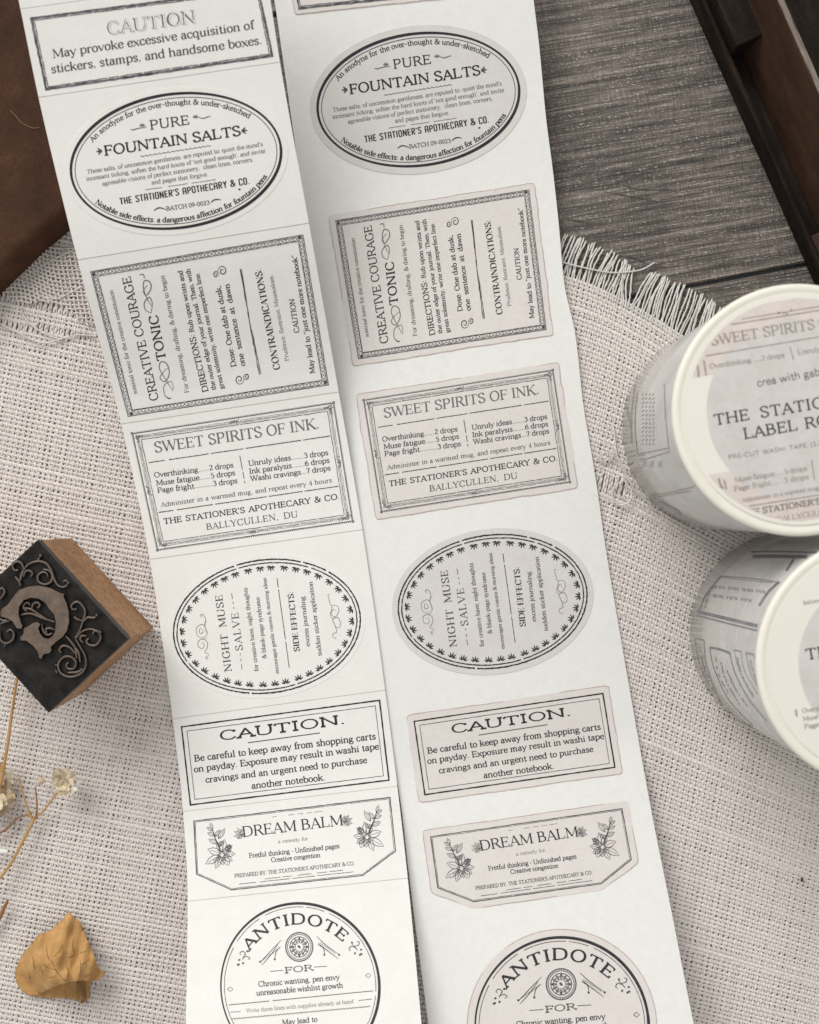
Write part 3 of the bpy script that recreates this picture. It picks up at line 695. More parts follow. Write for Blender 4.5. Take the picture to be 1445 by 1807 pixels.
def floral(m, fx, fy, flip):
    """branch of buds over a cluster of broad leaves and a lily, drawn in outline"""
    rs = random.Random(3); k = 0
    def L(x, y, an, l, wd):
        nonlocal k
        if flip: an = math.pi - an; x = -x
        leaf2(m, fx + x, fy + y, an, l, wd, k*LAY, False); k = (k+3) % 24
    curlp = [(-2,8),(-6,-8),(-12,-22),(-16,-36)]
    if flip: curlp = [(-x, y) for x, y in curlp]
    curl(m, [(fx+x, fy+y) for x, y in curlp], .7, 30*LAY)
    for x, y, an, l, wd in ((-16,-36,-1.9,13,5),(-16,-34,-2.6,12,5),(-13,-26,-2.8,13,6),(-12,-24,-.9,15,6),(-6,-20,-1.0,22,7),(-8,-12,-2.7,17,7),(-7,-8,-.6,14,6),
                       (0,4,-1.35,24,11),(0,4,-1.95,20,10),(2,6,-.7,22,10),(4,8,-.1,20,9),(-2,6,-2.8,24,12),(-3,9,2.6,30,12),(-2,10,1.95,24,10),(3,10,.5,18,10),(8,2,-1.1,14,6),(6,12,1.2,16,12),(1,12,1.5,14,10),
                       (9,-4,-.4,10,5),(12,4,-1.2,10,5)): L(x, y, an, l, wd)
    for i in range(10):
        x = rs.uniform(-14, 14); y = rs.uniform(0, 24); a = rs.uniform(-2.5, .5); ribbon(m, [(fx+x, fy+y), (fx+x+5*math.cos(a), fy+y+5*math.sin(a))], .35, (31+i)*LAY)
def art_balm():
    A = Art(); m = Mesh(); frame(m, BQ, .8, .8, .1); A.mesh('frame', m, I_D)
    m = Mesh(); frame(m, BQ, 3.0, .45, .15, gaps=(4, 14)); A.mesh('inner_frame', m, I_D)
    T = A.text
    T('DREAM BALM', (429,1476.6), (605.6,1455.6), 20, 'fine', I_K); T('a remedy for', (491,1488), (543.6,1482.2), 6.6, 'serif', I_L)
    T('Fretful thinking • Unfinished pages', (440,1513.8), (598.8,1496.2), 9.4, 'mono', I_K); T('Creative congestion', (478.8,1521.2), (565,1512.2), 9.2, 'mono', I_K)
    T("PREPARED BY: THE STATIONER'S APOTHECARY & CO.", (414.2,1548.6), (625.6,1526.2), 7.0, 'mono', I_D)
    A.line([(422,1560),(624,1538.3)], .5, I_D, gaps=((.15,.18),(.45,.47),(.66,.69)), wob=.1); A.line([(467,1550.8),(605,1535.4)], .5, I_D, gaps=((.2,.24),(.35,.42),(.6,.66),(.8,.83)), wob=.1)
    A.line([(480,1441.5),(569,1431.3)], .4, I_G, gaps=((.1,.16),(.2,.3),(.45,.5),(.62,.66),(.8,.83)), wob=.1)
    m = Mesh(); floral(m, 391, 1500, False); A.mesh('floral_drawing', m, I_D)
    m = Mesh(); floral(m, 648, 1469, True); A.mesh('floral_drawing', m, I_D)
    m = Mesh(); k = 0
    for o, sx in (((428,1474), -1), ((606,1451), 1)):
        for an, L in ((.1,16),(-.45,17),(-.95,16),(-1.4,12),(.55,11)):
            leaf2(m, o[0], o[1], an if sx > 0 else math.pi-an, L, 5, k*LAY, False); k += 2
    A.mesh('leaf_sprig', m, I_G)
    return A
AN = ((529.5,1741), 141.5, 149.0)
def art_antidote(inkm=I_K):
    A = Art(); c, a, b = AN
    m = Mesh(); p = ell(c, a-1.8, b-1.8, 120); p = np.vstack([p, p[:1]]); ribbon(m, p, 1.9 + .6*np.sin(np.linspace(1, 9, len(p))), 0); A.mesh('round_border', m, inkm)
    p = ell(c, a-8, b-8, 120); A.line(np.vstack([p, p[:1]]), .55, I_D, 'inner_round_line', gaps=((.03,.04),(.6,.62),(.68,.7),(.78,.785),(.82,.84)), wob=.1)
    A.arc('ANTIDOTE', c, 108, 110.5, 223, 322, 18.5, 'slabb', inkm)
    mc = np.array((528,1670.8)); m = Mesh()
    for r, hw, k in ((1,.9,0),(.86,.45,1),(.70,.7,2),(.52,.4,3),(.30,.4,4)):
        t = np.linspace(0, 2*math.pi, 33); ribbon(m, np.stack([mc[0] + 24*r*np.cos(t), mc[1] + 25.5*r*np.sin(t)], 1), hw, k*LAY)
    for i in range(44):
        t = 2*math.pi*i/44; ribbon(m, [mc + np.array([24*.87*math.cos(t), 25.5*.87*math.sin(t)]), mc + np.array([24*.98*math.cos(t+.08), 25.5*.98*math.sin(t+.08)])], .3, 6*LAY)
    for i in range(12):
        t = 2*math.pi*i/12; leaf2(m, mc[0] + 24*.34*math.cos(t), mc[1] + 25.5*.34*math.sin(t), t, 8, 3.4, (7+i % 3)*LAY, False)
    for i in range(4):
        t = math.pi*i/2; disc(m, mc[0] + 24*.6*math.cos(t), mc[1] + 25.5*.6*math.sin(t), 1.6, 1.8, 11*LAY)
    leaf2(m, mc[0]-3, mc[1]-3, .8, 8, 4, 12*LAY); A.mesh('medallion', m, I_D)
    m = Mesh(); O = (380,1590); sc = 4.516
    for i, s_ in enumerate(([(355,490),(430,410),(525,310)],[(370,510),(440,430),(500,345)],[(440,430),(515,365)],[(472,465),(485,400),(520,365)],[(365,480),(440,420)],
               [(805,280),(880,350),(985,425)],[(820,335),(880,385),(980,460)],[(815,345),(860,375),(870,425)],[(830,330),(960,420)])): curl(m, zz(O, sc, s_), .6, i*LAY)
    for x, y in ((357,483),(473,463),(868,427),(985,427)): disc(m, O[0]+x/sc, O[1]+y/sc, 1.9, 1.9, 10*LAY)
    A.mesh('pen_ornament', m, I_D)
    m = Mesh()
    for (x, y, an) in ((188,500,2.5),(225,485,2.0),(200,465,2.8),(245,405,-.6),(190,495,1.9)): leaf2(m, O[0]+x/sc, O[1]+y/sc, an, 5, 3.4, 0)
    for (x, y, an) in ((1115,405,1.8),(1145,420,1.0),(1150,385,.2),(1095,340,-2.2),(1155,415,.6)): leaf2(m, O[0]+x/sc, O[1]+y/sc, an, 5, 3.4, 0)
    for i, s_ in enumerate(([(215,455),(240,420),(215,400),(195,415),(205,430)],[(215,455),(250,440),(275,455),(258,468)],[(240,410),(215,470)],
               [(1085,340),(1115,370),(1135,395)],[(1105,360),(1140,350),(1145,325),(1125,320)],[(1110,370),(1080,360),(1065,385),(1080,398)])): curl(m, zz(O, sc, s_), .6, (2+i)*LAY)
    for x, y in ((118,702),(1218,593)):
        p = [(x-22,y),(x,y-18),(x+22,y),(x,y+18),(x-22,y)]; ribbon(m, zz(O, sc, p), .55, 0)
    A.mesh('leaf_cluster', m, I_D)
    T = A.text
    T('FOR', (503.5,1717), (552,1711.8), 9.8, 'wide', I_D, 0)
    A.line([(476.8,1714),(499.6,1712.2)], .6, I_D); A.line([(553.8,1706.3),(576.6,1705.1)], .6, I_D)
    T('Chronic wanting, pen envy', (456.4,1741), (599,1728), 10.8, 'mono', I_K); T('unreasonable wishlist growth', (453,1756.4), (604.8,1742.6), 10.8, 'mono', I_K)
    A.line([(403.3,1773.3),(658.6,1748.3)], .65, I_D, gaps=((.28,.31),))
    T('Write three lines with supplies already at hand', (435,1786.8), (623.6,1770), 8, 'serif', I_L)
    A.line([(406.6,1786),(424.3,1784.9)], .55, I_D); A.line([(632.4,1765.4),(656.4,1762.7)], .55, I_D)
    m = Mesh()
    for i in range(44):
        f = i/44; x = 408.8 + f*245; y = 1798 - f*22.4; ribbon(m, [(x,y+.9),(x+2.6,y-1.2),(x+5.4,y+.7)], .6, 0)
    A.mesh('zigzag_rule', m, I_D)
    T('May lead to', (498.5,1808.5), (559.8,1802.5), 10.8, 'mono', I_K)
    return A
def put_art(A, carry, sheet, lift, parent, org):
    for name, m, im in A.items:
        if not m.v: continue
        v = carry(np.array(m.v)); w_ = sheet(v, lift)
        link(name, w_, m.f, im, parent, org)
def offset_poly(q, d, rnd=0, jag=0.0, seed=1, step=5):
    """outline d outside q, corners clipped by rnd, edge made uneven by jag"""
    m = Mesh(); P = []
    q = np.array(q, float); n = len(q)
    for i in range(n):
        a, b, c = q[i-1], q[i], q[(i+1) % n]; d1 = (b-a)/np.hypot(*(b-a)); d2 = (c-b)/np.hypot(*(c-b))
        n1 = -np.array([-d1[1], d1[0]]); n2 = -np.array([-d2[1], d2[0]]); bis = n1+n2; bis /= np.hypot(*bis); p = b + bis*d/max(.3, np.dot(bis, n1))
        if rnd: P += [p - d1*rnd, p - d1*rnd*.3 - bis*rnd*.12, p + d2*rnd*.3 - bis*rnd*.12, p + d2*rnd]
        else: P.append(p)
    P = resample(P, step, True)
    if jag:
        c = P.mean(0); r = np.random.default_rng(seed); out = []; off = 0
        for p in P:
            off = off*.75 + r.normal(0, jag*.6); u = (p-c)/np.hypot(*(p-c)); out.append(p + u*off)
        P = np.array(out)
    return P

# ---- left strip: matte white washi with kiss cuts
o = W(330, 1100, 0.2); stripL = root('sticker_strip', o, 'white matte sticker strip lying on top, running past the leather edge and the stamp', 'sticker strip', 'strips of pre-cut stickers')
v, f = sheet_grid(lambda u, t: stripL_pt(0.002 + .996*u, t), sheetL, 0, 10, 110, 6, 0.0, 0.008); link('backing', v, f, M_back, stripL, o)
eps = 0.0035; arts = {}
namesL = ['cream sticker cut off by the top edge', 'rectangular caution sticker about handsome boxes', 'surround of the fountain salts oval', 'rectangular creative courage tonic sticker', 'rectangular sweet spirits sticker',
          'surround of the night muse oval', 'rectangular caution sticker about shopping carts', 'five-cornered dream balm sticker', 'surround of the round antidote sticker', 'next sticker below the frame']
cells = []
for i in range(10):
    v, f = sheet_grid(lambda u, t: stripL_pt(u, t), sheetL, i + eps, i + 1 - eps, 13, 8, 0.012, 0.011)
    nm = 'cut_surround' if i in (2, 5, 8) else 'sticker'
    c = link(nm, v, f, M_paper, stripL, o); c['label'] = 'matte white ' + namesL[i]; cells.append(c)
def oval_sticker(c, a, b, sheet, lift, m, parent, org, label, thick=.008, jag=0, seed=1):
    P = ell(c, a, b, 120)
    if jag:
        r = np.random.default_rng(seed); off = 0; Q = []
        for p in P: off = off*.7 + r.normal(0, jag*.6); u = (p-np.array(c)); u /= np.hypot(*u); Q.append(p+u*off)
        P = np.array(Q)
    v, f = cut_shape(P, sheet, lift, thick); s_ = link('oval_sticker', v, f, m, parent, org); s_['label'] = label; return s_, P
A1, q1 = art_caution_top(); put_art(A1, ident, sheetL, .016, cells[1], o)
sal = art_salts(); ov, _ = oval_sticker(SALT[0], SALT[1]+10, SALT[2]+9, sheetL, .019, M_paper, stripL, o, 'white oval fountain salts sticker'); put_art(sal, ident, sheetL, .023, ov, o)
ton = art_tonic(); put_art(ton, ident, sheetL, .016, cells[3], o)
swe = art_sweet(); put_art(swe, ident, sheetL, .016, cells[4], o)
mus = art_muse(); ov, _ = oval_sticker(NM[0], NM[1]+8, NM[2]+8, sheetL, .019, M_paper, stripL, o, 'white oval night muse sticker'); put_art(mus, ident, sheetL, .023, ov, o)
cau = art_caution(); put_art(cau, ident, sheetL, .016, cells[6], o)
bal = art_balm(); put_art(bal, ident, sheetL, .016, cells[7], o)
ant = art_antidote(); put_art(ant, ident, sheetL, .016, cells[8], o)

# ---- right strip: glassine release paper with aged-paper stickers
o = W(900, 1100, 0.1); stripR = root('sticker_strip', o, 'grey-white release paper strip of beige torn-edged stickers beside the tape rolls', 'sticker strip', 'strips of pre-cut stickers')
def stripR_pt(u, t): return np.array([sRlx(t)*(1-u) + sRrx(t)*u, sRly(t)*(1-u) + sRry(t)*u])
v, f = sheet_grid(stripR_pt, sheetR, -60, 2080, 120, 8, 0.0, 0.012); link('backing', v, f, M_glassine, stripR, o)
def beige(kind, P, label, m=M_beige, edge=True):
    v, f = cut_shape(P, sheetR, .012, .010); s_ = link(kind, v, f, m, stripR, o); s_['label'] = label
    if edge:
        e = Mesh(); n = len(P); c = P.mean(0); i = 0; rr = random.Random(int(P[0][0]))
        Q = P + (c-P)/np.hypot(*(c-P).T)[:, None]*.9; Q = np.vstack([Q, Q[:2]])
        while i < n:
            L = rr.randint(5, 26); seg = Q[i:min(i+L, n)+1]
            if len(seg) > 2 and rr.random() < .78: ribbon(e, seg, .3 + .45*np.abs(np.sin(np.linspace(.3, 2.8, len(seg)))), 0)
            i += L
        link('worn_edge', sheetR(np.array(e.v), .0135), e.f, I_E, s_, o)
    return s_
q = [(505,-105),(851,-145),(868,-19),(526.5,17)]
s_ = beige('sticker', offset_poly(q, 8, 6, .5, 2), 'beige caution sticker cut off by the top edge'); A1b, _ = art_caution_top(False); put_art(A1b, homography(q1, q), sheetR, .016, s_, o)
cS, aS, bS = (738.2,175.8), 181.0, 118.4
s_ = beige('oval_sticker', ell(cS, aS+11, bS+12, 130), 'grey-beige oval fountain salts sticker', M_oval, False); put_art(sal, homography(ell_quad(*SALT), ell_quad(cS, aS, bS)), sheetR, .016, s_, o)
q = [(591.4,389),(933.7,334.3),(964.3,582),(631.6,634)]
s_ = beige('sticker', offset_poly(q, 11, 8, .7, 3), 'beige torn-edged creative courage tonic sticker'); put_art(ton, homography(TONQ, q), sheetR, .016, s_, o)
q = [(639.8,704.8),(976.7,651.3),(1007.3,852),(671.6,905)]
s_ = beige('sticker', offset_poly(q, 11, 8, .7, 4), 'beige torn-edged sweet spirits sticker'); put_art(swe, homography(SWQ, q), sheetR, .016, s_, o)
cM, aM, bM = (869.2,1061.5), 168.5, 118.4
s_ = beige('oval_sticker', ell(cM, aM+10, bM+10, 130), 'grey-beige oval night muse sticker', M_oval, False); put_art(mus, homography(ell_quad(*NM), ell_quad(cM, aM, bM)), sheetR, .016, s_, o)
q = [(729.5,1272),(1064.5,1222.5),(1086,1354.7),(748.7,1403.4)]
s_ = beige('sticker', offset_poly(q, 12, 8, .7, 5), 'beige torn-edged caution sticker about shopping carts'); put_art(cau, homography(CQ, q), sheetR, .016, s_, o)
q = [(758.8,1475.6),(1098,1426),(1114.7,1517),(1060,1558.7),(836,1591),(771.6,1567)]
s_ = beige('sticker', offset_poly(q, 12, 7, .5, 6), 'beige five-cornered dream balm sticker'); put_art(bal, homography([BQ[0],BQ[1],BQ[2],BQ[5]], [q[0],q[1],q[2],q[5]]), sheetR, .016, s_, o)
cA, aA, bA = (991.5,1812), 155.0, 160.0
s_ = beige('oval_sticker', ell(cA, aA+13, bA+13, 130), 'beige round antidote sticker cut off by the bottom edge')
put_art(art_antidote(I_V), homography(ell_quad(*AN), ell_quad(cA, aA, bA)), sheetR, .016, s_, o)

# ------------------------------------------------------------------ the table: dark grain-printed boards
def b_wood(nt, b):
    rot = (0, 0, -math.radians(9.5))
    n = tex_noise(nt, 1.0, 6, .65, (.25, 6, 1), rot); n2 = tex_noise(nt, 1.0, 5, .7, (.8, 24, 1), rot)
    n3 = tex_noise(nt, 1.0, 3, .7, (24, 1.6, 1), rot); n4 = tex_noise(nt, 1.0, 2, .5, (13, 36, 1), rot); n5 = tex_noise(nt, .35, 3)
    c = ramp(nt, n.outputs[0], [(.34, (0.045,0.037,0.032)), (.5, (0.105,0.088,0.076)), (.66, (0.215,0.185,0.162))]).outputs[0]
    c = mix(nt, .75, c, ramp(nt, n2.outputs[0], [(.34, (.25,.25,.25)), (.64, (1.75,1.7,1.65))]).outputs[0], 'MULTIPLY')
    c = mix(nt, .6, c, ramp(nt, n3.outputs[0], [(.3, (.45,.45,.45)), (.66, (1.5,1.5,1.5))]).outputs[0], 'MULTIPLY')
    sp = ramp(nt, n4.outputs[0], [(.56, g3(0)), (.64, g3(.85))]).outputs[0]
    sp2 = ramp(nt, n2.outputs[0], [(.47, g3(0)), (.57, g3(1))]).outputs[0]
    c = mix(nt, mix(nt, 1.0, sp, sp2, 'MULTIPLY'), c, (0.52, 0.485, 0.45))
    nt.links.new(c, b.inputs['Base Color'])
    h = mix(nt, .5, n2.outputs[0], n3.outputs[0]); bump(nt, b, h, .9, .06)
M_wood = mat('weathered_board', (.15,.12,.1), .42, .5, build=b_wood)
M_groove = mat('groove_paint', (.085,.10,.12), .5, .4)
table = bpy.data.objects.new('tabletop', None); C.objects.link(table); table['kind'] = 'structure'
dv = np.array([math.cos(math.radians(-10.8)), math.sin(math.radians(-10.8))]); nv = np.array([-dv[1], dv[0]])
seam = np.array([1226., 502.]); bw = 610.
for k in range(-3, 4):
    a0 = seam + nv*(k*bw + 3.4); a1 = seam + nv*((k+1)*bw - 3.4)
    L0, L1 = -2000 + 90*(k % 3), 1500 - 70*(k % 2)
    q = [a0 + dv*L0, a0 + dv*L1, a1 + dv*L1, a1 + dv*L0]
    bot = [W(p[0], p[1], 0)*[1,1,0] + [0,0,-.29] for p in q]; ins = 2.5
    mid = [W(p[0], p[1], 0)*[1,1,0] + [0,0,-.14] for p in q]
    q2 = [a0 + nv*ins + dv*L0, a0 + nv*ins + dv*L1, a1 - nv*ins + dv*L1, a1 - nv*ins + dv*L0]
    top = [W(p[0], p[1], 0)*[1,1,0] + [0,0,-.09] for p in q2]
    m = Mesh(); m.box(bot, mid); m.f = [g for g in m.f if g != (4,5,6,7)]; m.add(np.array(mid + top), [(i, (i+1) % 4, (i+1) % 4+4, i+4) for i in range(4)] + [(4,5,6,7)])
    link('plank', m.v, m.f, M_wood, table)
q = [W(x, y, 0)*[1,1,0] for x, y in ((-1800,-1500),(3300,-1500),(3300,3300),(-1800,3300))]
m = Mesh(); m.box([p+[0,0,-1.4] for p in q], [p+[0,0,-.30] for p in q]); link('underlay', m.v, m.f, M_groove, table)
# dark checks in the grain
m = Mesh()
for pts in ([(1040,430),(1075,446),(1120,455),(1160,470),(1215,468)], [(1060,335),(1110,345),(1150,352),(1190,362)], [(1095,322),(1130,333),(1200,332)], [(1000,385),(1040,392),(1085,397)]):
    p = cat_rom(pts, 6); ribbon(m, p, 1.8*np.sin(np.linspace(.05, 3.1, len(p)))*(1+RNG.uniform(-.4, .4, len(p))), 0)
M_crack = ink('dark_grain', (.045,.038,.034), (.12,.10,.09), .6, 3)
link('grain_check', W(np.array(m.v)[:, 0], np.array(m.v)[:, 1], 0) + [0,0,-.0885], m.f, M_crack, table)

# ------------------------------------------------------------------ the loosely woven cotton cloth
K0 = DH / FP
M_gapshade = mat('gap_shade_tone', (.34,.29,.25), .9, .1)  # shade of the weave gaps put into the colour
clo = root('cotton_cloth', (0, 0, 0), 'loosely woven natural cotton cloth with a frayed fringe, spread under the strips', 'cloth')
Y0 = spline([-400,-150,150,600,990,1040,1100,1160,1210,1300,1600,2100], [150,215,290,388,487,503,530,565,598,655,850,1200])
ROWS = 204
def Yrow(x, j): y0 = Y0(x); y1 = 1900 + .19*(x-700); return y0 + (y1-y0)*j/178.0
def undul(x, y): return .018*np.sin(x*.013 + y*.006) * np.sin(y*.011 - x*.004) + .01*np.sin(x*.031+1)*np.sin(y*.027)
U = np.arange(-230, 1700, 4.75); NU = len(U)
Uj = U + RNG.normal(0, .45, NU) + .5*np.where(np.arange(NU) % 2, -1, 1)
rowj = np.arange(ROWS) + RNG.normal(0, .055, ROWS)
def warp_x(u, y): return u - .20*(y-1100) - 6*np.sin(y*.0045 + u*.002)
def strip_threads(P, Z, hw, tint, wrap=0.55):
    """P (n, m, 2) centre lines, Z (n, m), hw (n, m): three-sided threads"""
    n, mm = Z.shape; T = np.gradient(P, axis=1); T /= np.linalg.norm(T, axis=2)[..., None] + 1e-9
    N = np.stack([-T[..., 1], T[..., 0]], -1); prof = [(-1, -.55), (-.5, .28), (.5, .28), (1, -.55)]
    vs = []
    for a, h in prof:
        xy = P + N*(hw*a)[..., None]; z = Z + h*.026
        vs.append(np.stack([(xy[..., 0]-CX)*K0, -(xy[..., 1]-CY)*K0, z], -1))
    V = np.stack(vs, 2)       # n, m, 4, 3
    idx = np.arange(n*mm*4).reshape(n, mm, 4)
    q = np.stack([idx[:, :-1, :-1], idx[:, 1:, :-1], idx[:, 1:, 1:], idx[:, :-1, 1:]], -1)
    return V.reshape(-1, 3), q.reshape(-1, 4), np.repeat(np.repeat(tint[:, None], mm, 1)[..., None], 4, 2).ravel(), (n, mm)
# warps
JJ = np.arange(0, ROWS - .5, .5)
ii = np.arange(NU)
Ug = np.repeat(Uj[:, None], len(JJ), 1)
rj = np.interp(JJ, np.arange(ROWS), rowj)
X = Ug.copy()
for _ in range(4): X = warp_x(Ug, Yrow(X, rj[None, :]))
Yg = Yrow(X, rj[None, :])
X = X + RNG.normal(0, .28, X.shape)
ph = np.cos(math.pi*(JJ[None, :] + ii[:, None]))
Zw = .024*ph - .001 + undul(X, Yg)
hww = 2.02 + RNG.normal(0, .16, X.shape) + .25*ph
V1, Q1, T1, sh1 = strip_threads(np.stack([X, Yg], -1), Zw, hww, np.clip(RNG.normal(.55, .25, NU), 0, 1))
cx_ = X[:, :-1]; cy_ = Yg[:, :-1]
keep = ((cx_ > -90) & (cx_ < 1540) & (cy_ < 1900))
Q1 = Q1.reshape(sh1[0], sh1[1]-1, 3, 4)[keep].reshape(-1, 4)
# wefts: one point per warp crossing
J = np.arange(ROWS)
Xc = X[:, ::2][:, :ROWS].T; Yc = Yg[:, ::2][:, :ROWS].T
nJ = Xc.shape[0]
phc = -np.cos(math.pi*(np.arange(nJ)[:, None] + ii[None, :]))
Yc2 = Yc + RNG.normal(0, .22, Yc.shape)
Zc = .020*phc + .008 + undul(Xc, Yc)
hwf = 2.62 + RNG.normal(0, .2, Xc.shape) + np.repeat(RNG.normal(0, .28, (nJ, 1)), NU, 1) + .6*np.sin(Xc*.02 + np.arange(nJ)[:, None]*2.1)*.5
for _ in range(46):      # slubs: short swellings of single threads
    a_s, b_s = random.randrange(nJ), random.randrange(NU - 40); n_s = random.randint(8, 30)
    hwf[a_s, b_s:b_s+n_s] += 1.1*np.sin(np.linspace(0, math.pi, n_s))
V2, Q2, T2, sh2 = strip_threads(np.stack([Xc, Yc2], -1), Zc, hwf, np.clip(RNG.normal(.7, .22, nJ), 0, 1))
cx_ = Xc[:, :-1]; cy_ = Yc[:, :-1]; jj = np.arange(nJ)[:, None]
keep = ((cx_ > -90) & (cx_ < 1540) & (cy_ < 1900))
keep &= ~((cx_ < 175) & (cy_ > 512 + .22*cx_) & (cy_ < 528 + .22*cx_)) & ~((cx_ < 160) & (cy_ > 560 + .22*cx_) & (cy_ < 570 + .22*cx_))
keep &= ~((cx_ > 1040) & (cx_ < 1102) & (cy_ > 838 + .1*(cx_-1050)) & (cy_ < 866 + .1*(cx_-1050)))
Q2 = Q2.reshape(sh2[0], sh2[1]-1, 3, 4)[keep].reshape(-1, 4)
V = np.vstack([V1, V2]); Q = np.vstack([Q1, Q2 + len(V1)]); T = np.concatenate([T1, T2])
we = fast_mesh('weave', V, Q, M_cloth, clo, None, True, T); we['kind'] = 'stuff'
# sheet added beneath the weave; its brown-grey paints the soft shade in the gaps
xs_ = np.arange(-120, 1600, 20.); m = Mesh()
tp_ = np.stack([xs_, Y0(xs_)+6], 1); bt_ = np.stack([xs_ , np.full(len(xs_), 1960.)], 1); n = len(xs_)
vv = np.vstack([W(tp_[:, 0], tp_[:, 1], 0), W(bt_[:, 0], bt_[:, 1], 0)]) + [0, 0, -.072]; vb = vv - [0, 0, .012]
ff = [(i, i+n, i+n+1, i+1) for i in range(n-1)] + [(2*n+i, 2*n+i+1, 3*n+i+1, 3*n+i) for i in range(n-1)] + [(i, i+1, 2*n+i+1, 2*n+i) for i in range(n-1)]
link('gap_tone_sheet', np.vstack([vv, vb]), ff, M_gapshade, clo)
# fringe: the warp ends beyond the last weft, leaning in tufts
tip = spline([900,985,1040,1090,1098,1120,1160,1200,1245,1285,1330], [395,404,427,450,455,474,482,500,524,545,575])
tx = 985.0; nfr = 0
topy = {}
for i in range(NU):
    xb, yb = X[i, 0], Yg[i, 0]
    if not (968 < xb < 1300): continue
    tuft = 3.2*math.sin(xb*.085) + 2.0*math.sin(xb*.21 + 1)
    lean = 26 + tuft
    if 1096 < xb < 1112: lean = 8 + tuft*.3
    if 1112 <= xb < 1124: lean = 34
    xt = xb + lean; yt = float(tip(xt)) + random.uniform(-5, 4)
    mid = (xb*.55 + xt*.45 + random.uniform(-3, 3) + tuft*.3, yb*.5 + yt*.5)
    p = cat_rom([(xb-1, yb+9), (xb, yb), mid, (xt, yt)], 8); n = len(p); q_ = random.uniform(0, 6); p = p + np.stack([.9*np.sin(np.arange(n)*.45+q_)*np.linspace(.3, 1.3, n), np.zeros(n)], 1)
    z = np.interp(np.linspace(0, 1, n), [0, .3, .7, 1], [.0, .0, .01+random.uniform(-.02, .04), -.05 + random.uniform(0, .03)])
    pts = np.stack([(p[:, 0]-CX)*K0, -(p[:, 1]-CY)*K0, z], 1); pts[:, :2] += RNG.normal(0, .004, (n, 2))
    rr = .0235*(1+RNG.uniform(-.18, .18, n)); rr[-1] = .012
    tube(pts, rr, M_thread, 'fringe_thread', clo, None, 5); nfr += 1
def thread(pts, z, r=.019, name='loose_thread'):
    p = cat_rom(pts, 7); n = len(p); zz_ = np.interp(np.linspace(0, 1, n), np.linspace(0, 1, len(z)), z)
    tube(W(p[:, 0], p[:, 1], 0)*[1,1,0] + np.stack([np.zeros(n), np.zeros(n), zz_], 1), r, M_thread, name, clo, None, 6)
thread([(975,455),(995.5,465),(1046,477),(1080,482),(1113,480),(1135,475),(1154,464)], [.05,.07,.07,.06,.05,.04,.02])
thread([(130,444),(102,458),(80,470),(58,484)], [.1,.14,.1,.06]); thread([(39,544),(47,563),(72,585),(97,596),(120,603)], [.05,.09,.1,.07,.05])
thread([(-20,560),(0,571),(28,585),(75,606),(111,599),(138,592),(170,594)], [.06,.1,.12,.1,.1,.08,.06]); thread([(80,524),(102,528.6),(124.5,519),(150,505)], [.06,.1,.1,.08])
O = (1020,760)
thread(zz(O, 6.568, [(400,-60),(410,0),(420,150),(440,300),(500,430),(560,540),(650,690),(760,790),(900,930)]), [.05,.08,.12,.16,.12,.1,.08,.06], .020)
thread(zz(O, 6.568, [(440,300),(350,262),(270,265),(218,310),(240,350),(300,355),(380,312),(440,300)]), [.14,.2,.2,.16,.12,.12,.13], .020)
thread(zz(O, 6.568, [(530,560),(545,610),(600,680),(605,780),(545,850),(470,860),(400,810),(385,700),(430,620),(500,600)]), [.1,.12,.15,.15,.12,.1,.1,.12], .019)
for _ in range(26):     # stray lint
    x = random.choice([random.uniform(-20, 200), random.uniform(1080, 1300)]); y = random.uniform(620, 1750); a = random.uniform(0, 6.28); L = random.uniform(5, 14)
    pts = [(x, y), (x + L*.4*math.cos(a), y + L*.4*math.sin(a)+2), (x + L*math.cos(a+.5), y + L*math.sin(a+.5))]
    thread(pts, [.05, .09, .05], .005, 'lint_fibre')
# folded-over second layer of gauze beside the leather
n1_, n2_ = 34, 30; gv = []; gq = []; gt = []
def gpt(a, b): return np.stack([-70 + a*8.0 + b*1.5, 395 + b*7.6 + a*1.9 + 5*np.sin(a*.4)], -1)
aa = np.arange(0, n1_, .5); bb = np.arange(0, n2_)
A_, B_ = np.meshgrid(np.arange(0, n1_, .5), np.arange(n2_), indexing='xy')
P = gpt(A_, B_) + RNG.normal(0, .5, A_.shape + (2,)); Zg = .085 + .02*np.cos(math.pi*(A_+B_)) + .03*np.sin(A_*.4)*np.sin(B_*.3)
v_, q_, t_, _s = strip_threads(P, Zg, np.full(A_.shape, 1.5), np.full(n2_, .45)); gv.append(v_); gq.append(q_); gt.append(t_)
A_, B_ = np.meshgrid(np.arange(n1_), np.arange(0, n2_, .5), indexing='ij')
P = gpt(A_, B_) + RNG.normal(0, .5, A_.shape + (2,)); Zg = .085 - .02*np.cos(math.pi*(A_+B_)) + .03*np.sin(A_*.4)*np.sin(B_*.3)
v_, q_, t_, _s = strip_threads(P, Zg, np.full(A_.shape, 1.7), np.full(n1_, .45)); gq.append(q_ + len(gv[0])); gv.append(v_); gt.append(t_)
q_ = np.vstack(gq); v_ = np.vstack(gv)
xy = v_[q_[:, 0]]; pxx = xy[:, 0]/K0 + CX; pyy = -xy[:, 1]/K0 + CY
ok = (pyy < 515 + .30*pxx + 10*np.sin(pxx*.05))
gz = fast_mesh('gauze_fold', v_, q_[ok], M_cloth, clo, None, True, np.concatenate(gt)); gz['kind'] = 'stuff'

